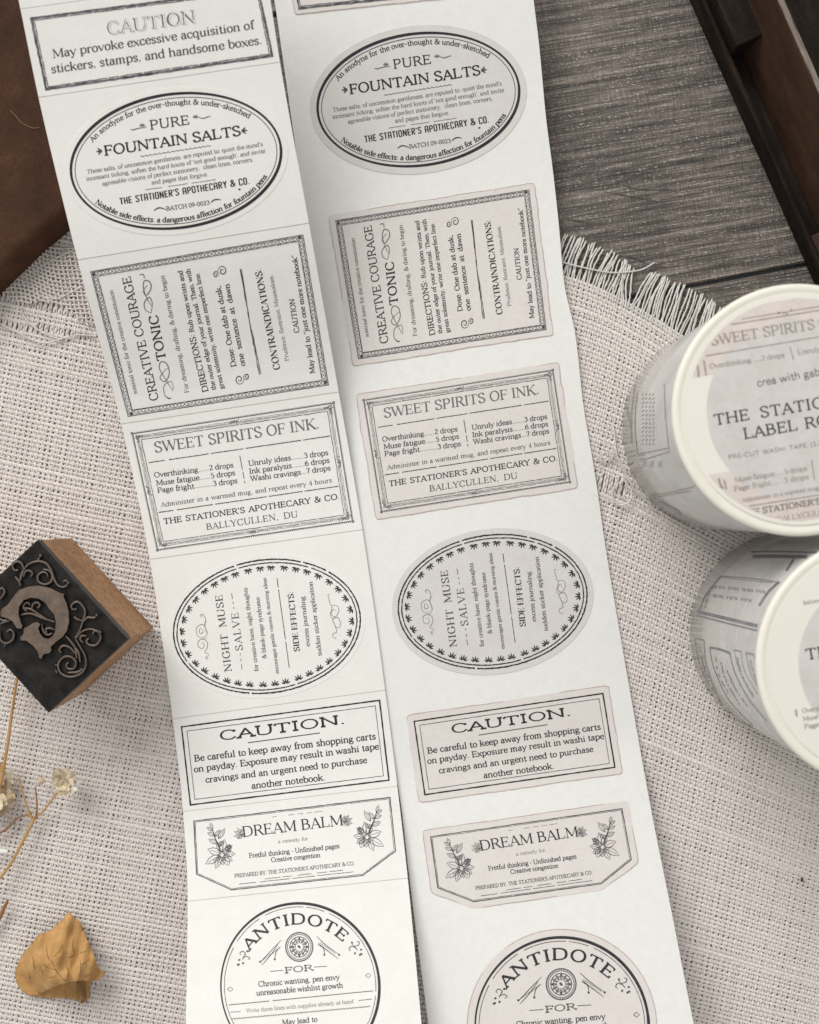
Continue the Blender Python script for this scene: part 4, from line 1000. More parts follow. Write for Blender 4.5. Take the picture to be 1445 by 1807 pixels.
# ------------------------------------------------------------------ leather-covered book, top left
def b_leather(nt, b):
    n = tex_noise(nt, .9, 6, .65); n2 = tex_noise(nt, 22, 6, .7); n3 = tex_noise(nt, 3.0, 4, .7)
    c = ramp(nt, n.outputs[0], [(.3, (0.040,0.019,0.012)), (.55, (0.066,0.031,0.018)), (.78, (0.105,0.049,0.026))]).outputs[0]
    c = mix(nt, .55, c, ramp(nt, n2.outputs[0], [(.3, (.5,.5,.5)), (.7, (1.6,1.5,1.45))]).outputs[0], 'MULTIPLY')
    c = mix(nt, ramp(nt, n3.outputs[0], [(.62, g3(0)), (.74, g3(.18))]).outputs[0], c, (.17,.08,.035))
    nt.links.new(c, b.inputs['Base Color']); bump(nt, b, n2.outputs[0], .55, .02)
M_leather = mat('brown_leather', (.06,.03,.02), .75, .14, build=b_leather)
o = W(0, 300, 0); book = root('leather_pouch', o, 'dark brown leather pouch with a soft rounded edge under the upper left strip', 'pouch')
out = [(-260,-200),(135,-200),(150,200),(150,380),(128,405),(105,424),(70,455),(35,490),(-5,528),(-60,580),(-140,640),(-260,690)]
out = resample(np.array(out, float), 22, True); m = Mesh(); cen = np.array([-60.,120.])
prof = [(0, .06),(2, .02+.25),(-1, .5),(-6, .72),(-13, .84),(-24, .88)]
rings = []
nrm_ = []
for i in range(len(out)):
    t_ = out[(i+1) % len(out)] - out[i-1]; t_ /= np.hypot(*t_); nrm_.append((t_[1], -t_[0]))
nrm_ = np.array(nrm_)
if np.dot(nrm_[0], out[0]-cen) < 0: nrm_ = -nrm_
for d, z in prof:
    p = out + nrm_*d; p = p + RNG.normal(0, .35, p.shape); rings.append(np.stack([(p[:, 0]-CX)*K0, -(p[:, 1]-CY)*K0, np.full(len(p), z)], 1))
n = len(out); v = np.vstack(rings); f = []
for r in range(len(prof)-1):
    for i in range(n): f.append((r*n+i, r*n+(i+1) % n, (r+1)*n+(i+1) % n, (r+1)*n+i))
f.append(tuple(range((len(prof)-1)*n, len(prof)*n))); link('leather_cover', v, f, M_leather, book, o, True)
m = Mesh(); M_hair = mat('stray_fibre', (.30,.17,.10), .6)
for pts in ([(18,195),(28,205),(40,218),(58,226),(70,225)],):
    p = cat_rom(pts, 5); tube(W(p[:, 0], p[:, 1], .90), .007, M_hair, 'surface_fibre', book, o, 4)

# ------------------------------------------------------------------ the wooden printing stamp
def b_swood(nt, b):
    n = tex_noise(nt, 1.2, 5, .65, (1,1,1)); n2 = tex_noise(nt, 1, 5, .7, (9, 9, 60)); n3 = tex_noise(nt, 8, 6, .8)
    c = ramp(nt, n.outputs[0], [(.3, (0.26,0.135,0.062)), (.7, (0.44,0.25,0.125))]).outputs[0]
    c = mix(nt, .6, c, ramp(nt, n3.outputs[0], [(.38, (.30,.27,.25)), (.56, (1.3,1.25,1.2))]).outputs[0], 'MULTIPLY')
    nt.links.new(c, b.inputs['Base Color']); bump(nt, b, n3.outputs[0], .5, .03)
M_swood = mat('brown_block_wood', (.35,.2,.1), .6, .35, build=b_swood)
def b_plate(nt, b):
    n = tex_noise(nt, 3, 6, .7); n2 = tex_noise(nt, 1, 3, .6, (3, 50, 1), (0, 0, .8))
    c = ramp(nt, n.outputs[0], [(.35, (0.007,0.007,0.007)), (.65, (0.026,0.0245,0.0235))]).outputs[0]
    c = mix(nt, ramp(nt, n2.outputs[0], [(.62, g3(0)), (.75, g3(.35))]).outputs[0], c, (.12,.11,.105))
    nt.links.new(c, b.inputs['Base Color']); bump(nt, b, n.outputs[0], .3, .02)
M_plate = mat('blackened_metal', (.03,.03,.03), .42, .18, build=b_plate)
def b_relief(nt, b):
    n = tex_noise(nt, 5, 6, .7)
    geo = nt.nodes.new('ShaderNodeNewGeometry'); sx_ = nt.nodes.new('ShaderNodeSeparateXYZ'); nt.links.new(geo.outputs['Normal'], sx_.inputs[0])
    c = ramp(nt, n.outputs[0], [(.35, (0.13,0.092,0.070)), (.65, (0.215,0.160,0.128))]).outputs[0]
    rubbed = ramp(nt, sx_.outputs['Z'], [(.84, g3(0)), (.98, g3(1))]).outputs[0]      # ink stays on the flanks, the tops are rubbed bare
    nt.links.new(mix(nt, rubbed, (.018,.016,.015), c), b.inputs['Base Color']); bump(nt, b, n.outputs[0], .3, .015)
M_relief = mat('worn_copper_relief', (.2,.15,.12), .42, .5, metal=.45, build=b_relief)
HS = 2.62; o = W(120, 1105, 0)*[1,1,0]; st = root('printing_block', o, 'old wooden printing stamp with black metal face and scrolled letter relief', 'stamp')
cor = [(65,953),(225,1128),(85,1258),(-75,1083)]
top = np.array([W(x, y, HS) for x, y in cor]); ctr = top.mean(0)
def ringz(s_, z): p = ctr + (top-ctr)*s_; p = p.copy(); p[:, 2] = z; return p
m = Mesh(); rows = [ringz(.995, .06), ringz(1.0, .9), ringz(1.0, HS-.36), ringz(.995, HS-.34)]
v = np.vstack(rows); f = [(0,3,2,1)] + [(r*4+i, r*4+(i+1) % 4, (r+1)*4+(i+1) % 4, (r+1)*4+i) for r in range(3) for i in range(4)] + [(12,13,14,15)]
blk = link('wood_block', v, f, M_swood, st, o); bv = blk.modifiers.new('bevel', 'BEVEL'); bv.width = .05; bv.segments = 3; bv.angle_limit = .6
v = np.vstack([ringz(.998, HS-.335), ringz(1.0, HS-.03), ringz(.985, HS)]); f = [(0,3,2,1)] + [(r*4+i, r*4+(i+1) % 4, (r+1)*4+(i+1) % 4, (r+1)*4+i) for r in range(2) for i in range(4)] + [(8,9,10,11)]
link('metal_face', v, f, M_plate, st, o)
def Z7(pts): return zz((0,920), 4.516, pts)
cpoly = [(120,580),(155,545),(230,517),(310,510),(400,530),(470,565),(512,580),(507,602),(530,650),(548,720),(551,800),(535,870),(500,920),(450,958),(405,1000),(410,1028),(395,1050),(345,1060),(332,1096),(310,1090),(300,1040),(262,990),(205,950),(168,952),(158,928),(185,895),(190,850),(235,828),(262,808),(300,800),(322,820),(305,850),(318,890),(345,925),(385,937),(420,912),(440,870),(444,800),(430,742),(392,702),(360,650),(310,618),(250,608),(190,628),(152,680),(148,740),(165,800),(180,830),(172,856),(132,852),(100,800),(60,772),(12,762),(0,740),(10,700),(58,665),(78,640)]
cp = Z7(cpoly); RH = .15
def extrude(pts, z0, z1, name, mt, parent, org, bev=1.0):
    P = np.array(pts); n = len(P); t_ = np.roll(P, -1, 0)-np.roll(P, 1, 0); t_ /= np.hypot(*t_.T)[:, None]; N_ = np.stack([t_[:, 1], -t_[:, 0]], 1)
    ar = np.sum(P[:, 0]*np.roll(P[:, 1], -1) - np.roll(P[:, 0], -1)*P[:, 1]); N_ = N_ if ar > 0 else -N_
    lv = [(P + N_*bev*1.5, z0), (P, z1-.02), (P - N_*bev*.4, z1)]
    v = np.vstack([W(p[:, 0], p[:, 1], z) for p, z in lv]); f = [(r*n+i, r*n+(i+1) % n, (r+1)*n+(i+1) % n, (r+1)*n+i) for r in range(2) for i in range(n)] + [tuple(range(2*n, 3*n))]
    return link(name, v, f, mt, parent, org)
extrude(cp, HS-.01, HS+RH, 'letter_relief', M_relief, st, o)
scr = [[(155,500),(180,420),(220,350),(300,318),(370,335),(410,390),(430,450),(460,505),(505,525),(540,500),(530,470),(505,480)],
 [(385,440),(372,412),(340,405),(305,430),(308,478),(360,503),(408,480),(418,430),(390,390),(345,385)], [(160,490),(170,420),(190,380),(170,330),(130,322),(100,350),(120,390),(148,385)],
 [(190,440),(205,400),(240,393),(262,415),(245,440)], [(300,318),(325,270)], [(120,440),(150,470),(165,510)],
 [(600,930),(640,860),(660,800),(680,720),(650,660),(610,640),(570,670),(580,700),(605,700)], [(665,800),(700,765),(750,768),(772,745)], [(655,790),(620,780),(590,760)],
 [(610,930),(650,880),(720,858),(785,880),(803,930),(765,985),(710,982),(690,952),(712,930)], [(740,900),(760,870),(800,880)], [(665,965),(640,940),(655,910),(690,915)],
 [(600,930),(640,1000),(682,1080),(682,1160),(632,1220),(550,1238),(480,1200),(468,1130),(512,1080),(570,1080),(607,1120),(590,1172),(545,1172),(530,1142),(552,1122)],
 [(612,1090),(602,1010),(565,955),(525,912)], [(640,1120),(630,1050),(600,1000)], [(600,1050),(560,1005),(505,990),(475,1020),(490,1048)], [(660,1170),(620,1200),(540,1205)],
 [(430,1140),(470,1150)], [(440,1165),(455,1212)], [(0,880),(5,940),(50,972),(102,942),(112,890),(85,862),(58,880)], [(40,975),(38,1000)], [(0,620),(18,600),(40,560),(20,530),(0,545)],
 [(165,745),(250,735),(340,770),(440,802)], [(190,690),(250,700),(310,740),(385,785)], [(215,715),(190,690),(195,660),(225,645),(240,665)], [(255,700),(265,660),(300,645),(322,668),(300,690)],
 [(335,815),(345,870),(380,905),(420,890)], [(440,865),(400,850),(365,860),(375,885)], [(0,775),(30,790),(60,775)], [(0,820),(40,800),(80,790)]]
for s_ in scr:
    p = cat_rom(Z7(s_), 5); n = len(p); r = .036*(0.62+.5*np.sin(np.linspace(.2, 2.7, n)))
    tube(W(p[:, 0], p[:, 1], HS+.05), r, M_relief, 'scroll_relief', st, o, 7)
for x, y, r in ((325,272,.05),(545,490,.05),(772,748,.05),(800,882,.05),(605,700,.045)):
    px, py = Z7([(x, y)])[0]; c = W(px, py, HS+.06); me = bpy.data.meshes.new('relief_bead'); bm = bmesh.new(); bmesh.ops.create_icosphere(bm, subdivisions=2, radius=r); bmesh.ops.translate(bm, verts=bm.verts, vec=Vector((c-o).tolist())); bm.to_mesh(me); bm.free()
    me.materials.append(M_relief); me.polygons.foreach_set('use_smooth', [True]*len(me.polygons)); ob = bpy.data.objects.new('relief_bead', me); C.objects.link(ob); ob.parent = st

# ------------------------------------------------------------------ the two tape rolls
def b_rim(nt, b):
    n = tex_noise(nt, 2, 3); nt.links.new(ramp(nt, n.outputs[0], [(.3, (0.80,0.765,0.68)), (.7, (0.83,0.80,0.72))]).outputs[0], b.inputs['Base Color'])
M_rim = mat('ivory_core_rim', (.8,.77,.68), .42, .4, coat=.1, build=b_rim)
M_disc = mat('cream_label', (.80,.775,.71), .38, .45)
def b_tint(nt, b, a, c_):
    n = tex_noise(nt, 1.6, 5, .65); n2 = tex_noise(nt, 9, 4, .7)
    c = ramp(nt, n.outputs[0], [(.3, a), (.7, c_)]).outputs[0]; nt.links.new(mix(nt, .15, c, n2.outputs[0]), b.inputs['Base Color'])
M_pink = mat('pinkish_print', (.6,.55,.5), .38, .45, build=lambda nt, b: b_tint(nt, b, (0.66,0.57,0.51), (0.75,0.69,0.63)))
M_gry = mat('grey_round_print', (.6,.57,.55), .38, .45, build=lambda nt, b: b_tint(nt, b, (0.60,0.565,0.54), (0.68,0.65,0.625)))
def b_side(nt, b):
    n = tex_noise(nt, 1.0, 5, .7, (1.5, 1.5, .6)); n2 = tex_noise(nt, 1, 5, .7, (2.0, 2.0, 30))
    w_ = nt.nodes.new('ShaderNodeTexWave'); w_.inputs['Scale'].default_value = 2.2; w_.inputs['Distortion'].default_value = 9; w_.inputs['Detail'].default_value = 3; w_.bands_direction = 'Z'
    geo = nt.nodes.new('ShaderNodeNewGeometry'); nt.links.new(geo.outputs['Position'], w_.inputs[0])
    c = ramp(nt, n.outputs[0], [(.3, (0.46,0.435,0.41)), (.7, (0.60,0.575,0.55))]).outputs[0]
    c = mix(nt, .22, c, ramp(nt, n2.outputs[0], [(.3, g3(.28)), (.7, g3(.75))]).outputs[0]); c = mix(nt, .10, c, w_.outputs[0])
    nt.links.new(c, b.inputs['Base Color'])
M_side = mat('wound_clear_tape', (.55,.53,.5), .24, .5, coat=.5, build=b_side)
I_T = ink('side_print_ink', (.12,.12,.14), (.32,.31,.33), .3, 10); I_T2 = ink('pale_side_print', (.20,.19,.195), (.38,.365,.36), .3, 6)
I_W = ink('brownish_print_ink', (.28,.23,.22), (.44,.38,.36), .4, 8)
HR = 5.5; RB = 2.41
def lathe(prof, c, n=96):
    a = np.linspace(0, 2*math.pi, n, endpoint=False); v = np.vstack([np.stack([c[0] + r*np.cos(a), c[1] + r*np.sin(a), np.full(n, z)], 1) for r, z in prof]); f = []
    for k in range(len(prof)-1):
        for i in range(n): f.append((k*n+i, k*n+(i+1) % n, (k+1)*n+(i+1) % n, (k+1)*n+i))
    return v, f
class Roll:
    def __init__(s, px, py, label):
        c = W(px, py, HR); s.c = c[:2]; s.o = np.array([c[0], c[1], 0.06]); s.px, s.py = px, py
        s.root = root('washi_tape_roll', s.o, label, 'tape roll', 'rolls of printed tape standing on end')
        v, f = lathe([(RB-.02, .06), (RB, .09), (RB, HR-.16), (RB-.03, HR-.15)], s.c); s.body = link('tape_body', v, f, M_side, s.root, s.o, True)
        v, f = lathe([(2.415, HR-.155), (2.445, HR-.13), (2.45, HR-.07), (2.43, HR-.025), (2.38, HR-.004), (2.33, HR-.006), (2.295, HR-.022), (2.26, HR-.03), (2.20, HR-.02), (2.0, HR-.02)], s.c); link('core_rim', v, f, M_rim, s.root, s.o, True)
        v, f = lathe([(2.23, HR-.022), (2.23, HR-.008), (.01, HR-.008)], s.c); s.disc = link('label_disc', v, f, M_disc, s.root, s.o)
    def top(s, name, m, im, lift=0.0):
        v = np.array(m.v); link(name, W(v[:, 0], v[:, 1], HR + lift) + np.stack([0*v[:, 2], 0*v[:, 2], v[:, 2]], 1), m.f, im, s.disc, s.o)
    def text(s, t, p0, p1, cap, sty, im, clip=None):
        m = Mesh(); pl, L = along(p0, p1); text_mesh(m, t, pl, L, cap, sty)
        R = 203*222/222.
        v = np.array(m.v); ok = []
        for f_ in m.f:
            cx, cy = v[list(f_), 0].mean(), v[list(f_), 1].mean()
            if math.hypot(cx-s.px, cy-s.py) < 194 and (clip is None or clip(cx, cy)): ok.append(f_)
        m.f = ok; s.top('text_line', m, im, .0)
    def side(s, name, strokes, im, hw=.8, lift=.004):
        """strokes measured in the photograph, cast onto the cylinder wall"""
        m = Mesh(); cam_ = np.array([0, 0, DH])
        for k, pts in enumerate(strokes):
            p = cat_rom(pts, 8) if len(pts) > 2 else resample(np.array(pts, float), 4)
            lr = Mesh(); ribbon(lr, p, hw if not isinstance(hw, list) else hw[k], 0); out = []
            for x, y, _ in lr.v:
                d = np.array([(x-CX)/FP, -(y-CY)/FP, -1.0]); a = d[0]**2+d[1]**2; b = 2*(d[0]*(-s.c[0]) + d[1]*(-s.c[1])); c = s.c[0]**2+s.c[1]**2-(RB+lift)**2
                disc_ = b*b-4*a*c
                if disc_ <= 0: out.append(None); continue
                t = (-b - math.sqrt(disc_))/(2*a); P = cam_ + d*t; out.append(P if .12 < P[2] < HR-.2 else None)
            idx = {}; vs = []
            for i, P in enumerate(out):
                if P is not None: idx[i] = len(vs); vs.append(P)
            fs = [tuple(idx[i] for i in q) for q in lr.f if all(i in idx for i in q)]
            if fs: m.add(np.array(vs), fs)
        if m.v: link(name, np.array(m.v), m.f, im, s.body, s.o)
def chordband(m, r, cpx, cpy, slope, lo, hi, n=64):
    """part of a disc between two slanted chords (y = slope*(x-cx)+cy+offset)"""
    a = np.linspace(0, 2*math.pi, 180, endpoint=False); P = np.stack([r*np.cos(a), r*np.sin(a)], 1)
    u = np.array([1, slope])/math.hypot(1, slope); w_ = np.array([-u[1], u[0]])
    for h0, h1 in zip(np.linspace(lo, hi, 16)[:-1], np.linspace(lo, hi, 16)[1:]):
        if abs(h0) >= r or abs(h1) >= r: h0 = max(min(h0, r-.01), -r+.01); h1 = max(min(h1, r-.01), -r+.01)
        x0 = math.sqrt(r*r-h0*h0); x1 = math.sqrt(r*r-h1*h1); q = [w_*h0 - u*x0, w_*h0 + u*x0, w_*h1 + u*x1, w_*h1 - u*x1]
        poly(m, [(cpx+p[0], cpy+p[1]) for p in q], 0)
def dress(r, dx, dy):
    sl = -.16; m = Mesh(); chordband(m, 197, r.px, r.py, sl, -195, -85); r.top('upper_print', m, M_pink, -.006)
    m = Mesh(); chordband(m, 197, r.px, r.py, sl, 88, 195); r.top('lower_print', m, M_pink, -.006)
    m = Mesh(); chordband(m, 163, r.px, r.py, sl, -162.9, 162.9); r.top('round_print', m, M_gry, -.004)
R1 = Roll(1410, 723, 'upper tape roll whose cream top shows the printed title label'); dress(R1, 0, 0)
T = R1.text
T('SWEET SPIRITS OF INK.', (1256,609.5), (1535,564.5), 19, 'serif', I_W)
m = Mesh(); ribbon(m, [(1245,628),(1560,575)], .8, 0); ribbon(m, [(1290,572.5),(1560,529)], .8, 0); ribbon(m, [(1308,563),(1560,522)], .6, 0); ribbon(m, [(1394,612),(1400,635)], .9, 0)
for x, y in ((1372,553),(1380,552),(1388,551),(1396,550)): leaf2(m, x, y, random.uniform(0, 6), 6, 3, 0)
ribbon(m, [(1231,645),(1233,665)], 1.6, 0); ribbon(m, [(1242,636),(1246,662)], 1.3, 0)
R1.top('printed_rules', m, I_W)
T('Overthinking......2 drops', (1253,650.5), (1384,630), 9.5, 'serif', I_W); T('Unruly ideas......3 drops', (1408,626), (1540,605), 9.5, 'serif', I_W)
T('crea with gaby', (1337,682), (1457,660), 15.5, 'sans', I_D)
T("THE STATIONER'S", (1262,750), (1545,704), 20.5, 'slab', I_K); T('LABEL ROLL', (1314,774.5), (1500,743), 20.5, 'slab', I_K)
T('PRE-CUT WASHI TAPE (5.5CM / 10M)', (1286,810.5), (1512,776), 8.5, 'sans', I_G)
T('Muse fatigue......5 drops', (1297,851), (1424,830), 9.5, 'serif', I_W); T('Page fright.......3 drops', (1296,866.5), (1427,845), 9.5, 'serif', I_W); T('Administer in a warmed mug, and repeat', (1310,886), (1500,855), 8.5, 'serif', I_W)
T("THE STATIONER'S APOTHECARY", (1310,911), (1560,871), 11, 'slab', I_D); T('BALLYCULLEN, DU', (1372,921), (1500,900), 10, 'serif', I_W)
m = Mesh(); ribbon(m, [(1322,893),(1560,855)], .8, 0); ribbon(m, [(1432,812),(1437,846)], .9, 0); ribbon(m, [(1268,844),(1272,858),(1277,862)], 1.8, 0); ribbon(m, [(1277,846),(1282,864)], 1.4, 0); R1.top('printed_rules', m, I_W)
R2 = Roll(1559, 1168, 'lower tape roll, mostly outside the frame, showing dark frames printed down its side')
m = Mesh(); chordband(m, 150, 1559, 1168, -.16, -149.9, 149.9); R2.top('round_print', m, M_gry, -.004)
T = R2.text
T("THE STATIONER'S", (1424,1164), (1700,1119), 20.5, 'slab', I_K); T('Overthinking', (1416,1258), (1480,1248), 9, 'serif', I_W); T('Muse fatigue', (1417,1272), (1481,1262), 9, 'serif', I_W); T('Page fright', (1420,1286), (1480,1276), 9, 'serif', I_W); T('between', (1418,1067), (1462,1060), 8, 'serif', I_W)
m = Mesh(); ribbon(m, [(1404,1252),(1406,1264)], 1.6, 0); R2.top('printed_rules', m, I_W)
z5 = lambda p: zz((1040,480), 3.568, p); z6 = lambda p: zz((1180,920), 3.766, p)
R1.side('side_frame_print', [z5([(285,700),(262,900),(262,1080)]), z5([(470,700),(478,900),(500,1120)]), z5([(305,1148),(500,1108)]), z5([(318,1190),(507,1130)]), z5([(300,760),(285,950),(300,1150)]),
   z5([(330,1420),(500,1390),(660,1352)]), z5([(360,1432),(520,1400),(640,1378)])], I_T2, .9)
R1.side('side_print_marks', [z5([(225,1135),(290,1125)]), z5([(230,1165),(285,1155)]), z5([(240,1190),(250,1220),(270,1200)]), z5([(300,1160),(350,1150)]), z5([(310,1180),(340,1172)])] +
   [z5([(230+8*k, 800+40*k), (228+8*k, 860+40*k)]) for k in range(4)] + [z5([(430+10*k, 1440+6*k), (560+6*k, 1500+8*k)]) for k in range(5)] +
   [z5([(x, 770+x*.02+26*k), (x+9+3*(k % 3), 764+26*k)]) for x in (330, 352, 374, 396) for k in range(13)] + [z5([(x, 1200+14*k), (x+26, 1192+14*k)]) for x in (330, 380, 430) for k in range(3)], I_T2, .8)
R2.side('side_frame_print', [z6([(545,200),(780,200),(998,208)]), z6([(560,232),(780,232),(920,236)]), z6([(345,362),(560,380),(730,405)]), z6([(350,370),(540,392),(690,408)]),
   z6([(185,598),(380,645),(590,695)]), z6([(185,625),(380,675),(585,725)]), z6([(200,590),(250,480),(345,362)]), z6([(240,575),(262,480),(300,430)]), z6([(600,560),(660,470),(735,400)]), z6([(780,330),(830,250)]),
   z6([(170,775),(232,790)]), z6([(172,778),(200,940),(262,1090)]), z6([(232,790),(250,960),(330,1180),(420,1300)]), z6([(270,838),(335,850),(405,875)]), z6([(272,840),(300,980),(400,1190),(560,1360)]), z6([(405,875),(440,1010),(530,1180),(650,1330)]),
   z6([(430,852),(478,865)]), z6([(432,852),(470,1000),(560,1170)]), z6([(478,865),(505,1000),(590,1150)]), z6([(512,872),(565,885)]), z6([(512,872),(545,1010),(620,1150)]), z6([(565,885),(590,990)])],
   I_T, [1.2,3.0,.7,.5,3.0,1.4,1.2,.8,2.2,2.0, 1.0,.5,.6,2.0,.6,.9, 1.0,.5,.5,1.0,.5,.5])
tx_ = []
for (a, b, n_) in (((300,432),(650,470),22), ((296,492),(560,528),17)):
    for i in range(n_):
        f_ = i/n_; x = a[0]+(b[0]-a[0])*f_; y = a[1]+(b[1]-a[1])*f_
        if i % 6 == 5: continue
        tx_.append(z6([(x, y-10), (x+random.uniform(-4, 6), y+10)]))
for (pts) in ([(200,830),(240,1000),(300,1140)], [(345,930),(380,1060),(470,1220)], [(385,990),(440,1110),(520,1230)], [(452,900),(490,1030),(560,1160)], [(540,920),(570,1030),(620,1120)], [(310,900),(330,1020),(400,1150)]):
    p = cat_rom(pts, 14)
    for i in range(0, len(p)-1, 1):
        if random.random() < .72: tx_.append(z6([p[i] + RNG.normal(0, 1.5, 2), p[i+1] + RNG.normal(0, 1.5, 2)]))
R2.side('side_lettering', tx_, I_T, .9)

# ------------------------------------------------------------------ the dark wooden tray, top right
def b_dark(nt, b):
    n = tex_noise(nt, 1, 6, .7, (.6, 3, 3), (0, 0, 1.15)); n2 = tex_noise(nt, 14, 4, .7)
    c = ramp(nt, n.outputs[0], [(.3, (0.007,0.005,0.004)), (.55, (0.018,0.012,0.009)), (.78, (0.055,0.030,0.018))]).outputs[0]
    c = mix(nt, .5, c, ramp(nt, n2.outputs[0], [(.3, g3(.5)), (.7, g3(1.5))]).outputs[0], 'MULTIPLY'); nt.links.new(c, b.inputs['Base Color']); bump(nt, b, n2.outputs[0], .3, .02)
M_dark = mat('dark_tray_wood', (.03,.02,.015), .6, .1, build=b_dark)
def b_red(nt, b):
    n = tex_noise(nt, 1, 5, .7, (.8, 4, 2), (0, 0, 1.15))
    nt.links.new(ramp(nt, n.outputs[0], [(.3, (0.030,0.016,0.010)), (.7, (0.072,0.038,0.022))]).outputs[0], b.inputs['Base Color'])
M_red = mat('red_brown_tray_wood', (.07,.035,.02), .6, .2, build=b_red)
def b_worn(nt, b):
    n = tex_noise(nt, 1, 5, .75, (1, 8, 2), (0, 0, 1.15))
    nt.links.new(ramp(nt, n.outputs[0], [(.35, (0.09,0.06,0.045)), (.6, (0.26,0.22,0.19))]).outputs[0], b.inputs['Base Color'])
M_worn = mat('worn_grey_edge', (.2,.17,.15), .55, .4, build=b_worn)
o = W(1400, 200, 0)*[1,1,0]; tray = root('wooden_tray', o, 'dark stained wooden compartment tray standing on the boards', 'tray')
a_ = np.array([1218., 0.]); b_ = np.array([1437., 497.]); dt = (b_-a_)/np.hypot(*(b_-a_)); nt_ = np.array([dt[1], -dt[0]])   # nt_ points into the tray
def tp(s_, w_): p = a_ + dt*s_ + nt_*w_; return p
def slab(name, s0, s1, w0, w1, z0, z1, mt, skew=0.0, top0=None):
    q = [tp(s0, w0), tp(s1, w0), tp(s1, w1), tp(s0 + skew, w1)]
    B = [np.array([(p[0]-CX)*K0, -(p[1]-CY)*K0, z0]) for p in q]
    if top0 is not None: q = [tp(s0, top0), tp(s1, top0), q[2], q[3]]
    Tq = [np.array([(p[0]-CX)*K0, -(p[1]-CY)*K0, z1]) for p in q]
    m = Mesh(); m.box(B, Tq); ob = link(name, m.v, m.f, mt, tray, o); bv = ob.modifiers.new('bevel', 'BEVEL'); bv.width = .035; bv.segments = 2; return ob
slab('floor_board', -400, 700, 14, 520, -.08, .10, M_dark)
slab('outer_wall', -400, 560, 0, 9, -.085, .60, M_dark)
slab('corner_block', -400, 128, 9.6, 100, .104, 1.05, M_dark, skew=-110)
slab('divider', 40, 700, 40, 84, .104, 1.90, M_red, top0=73)
slab('worn_top_edge', 40, 700, 73.5, 83.5, 1.904, 1.95, M_worn)
slab('cross_ledge', 470, 556, 10, 39, .104, .55, M_red)
slab('end_wall', 566, 584, 0, 400, -.085, .95, M_dark)
slab('metal_clip', -90, -30, 101, 175, 1.06, 1.20, M_worn)

# ------------------------------------------------------------------ the dry leaf
def b_leaf(nt, b):
    n = tex_noise(nt, 1.6, 5, .65); n2 = tex_noise(nt, 9, 5, .75)
    c = ramp(nt, n.outputs[0], [(.3, (0.42,0.225,0.078)), (.55, (0.54,0.305,0.112)), (.75, (0.66,0.40,0.16))]).outputs[0]
    c = mix(nt, .5, c, ramp(nt, n2.outputs[0], [(.3, g3(.66)), (.7, g3(1.22))]).outputs[0], 'MULTIPLY'); nt.links.new(c, b.inputs['Base Color']); bump(nt, b, n2.outputs[0], .45, .05)
M_leaf = mat('dry_leaf', (.5,.3,.12), .6, .3, build=b_leaf)
M_vein = mat('leaf_vein', (.27,.14,.055), .6, .3); M_stem = mat('leaf_stalk', (.22,.12,.05), .6, .3)
L_ = [(790,190),(850,240),(930,310),(965,400),(1000,500),(1050,570),(1085,690),(1140,830),(1200,888),(1238,875),(1190,930),(1110,990),(1040,985),(910,995),(800,1010),(700,1040),(600,1080),(500,1122),(420,1162),(350,1162),(260,1110),(200,1030),(175,930),(190,840),(240,720),(300,630),(380,540),(430,470),(500,430),(590,400),(660,330),(730,270)]
zl = lambda p: zz((0,1580), 6.568, p)
o = W(105, 1690, 0)*[1,1,0]; leaf = root('dry_leaf', o, 'curled ochre dry leaf lying on the cloth in the lower left corner', 'leaf')
def hf(x, y):
    """leaf height over the cloth: a cupped fold, lowest along the left rim and the tip"""
    zx = (x)*6.568; zy = (y-1580)*6.568
    h = .95*np.exp(-(((zx-700)/520)**2 + ((zy-820)/420)**2)) + .10*np.sin(zx*.017+zy*.004)*.6 + .05*np.sin(zy*.02+zx*.01)
    h = h - .55*np.exp(-(((zx-190)/170)**2)) - .45*np.clip((zy-900)/240, 0, 1)**2*np.clip((700-zx)/260, 0, 1) + .22*np.clip((zy-850)/150, 0, 1)*np.clip((zx-620)/200, 0, 1) + .05*np.sin(zx*.045+zy*.012)
    return .16 + np.maximum(h, .02)
def blade(name, outl, fn, mt, k=0.0):
    P = np.array(cat_rom(zl(outl), 3, True)); P += RNG.normal(0, .25, P.shape)
    bm = bmesh.new(); bm.faces.new([bm.verts.new((p[0], p[1], 0)) for p in P])
    for ax in (0, 1):
        lo, hi = P[:, ax].min(), P[:, ax].max(); x = lo + 5
        while x < hi:
            co = Vector((x, 0, 0)) if ax == 0 else Vector((0, x, 0)); no = Vector((1, 0, 0)) if ax == 0 else Vector((0, 1, 0))
            bmesh.ops.bisect_plane(bm, geom=bm.verts[:]+bm.edges[:]+bm.faces[:], plane_co=co, plane_no=no); x += 5
    bmesh.ops.triangulate(bm, faces=[f for f in bm.faces if len(f.verts) > 4]); bm.verts.ensure_lookup_table()
    co = np.array([v.co[:2] for v in bm.verts]); z = fn(co[:, 0], co[:, 1]) + k; v = W(co[:, 0], co[:, 1], z); f = [tuple(x.index for x in fc.verts)[::-1] for fc in bm.faces]; bm.free()
    ob = link(name, v, f, mt, leaf, o, True); sm = ob.modifiers.new('thickness', 'SOLIDIFY'); sm.thickness = .012; sm.offset = -1; return ob
blade('upper_blade', L_, hf, M_leaf)
blade('lower_fold', [(420,1150),(520,1187),(700,1185),(850,1200),(950,1248),(1000,1215),(1040,1160),(1025,1090),(1060,970),(900,930),(700,980),(520,1060)], lambda x, y: .10 + 0*x + .05*np.sin(x*.3), M_leaf)
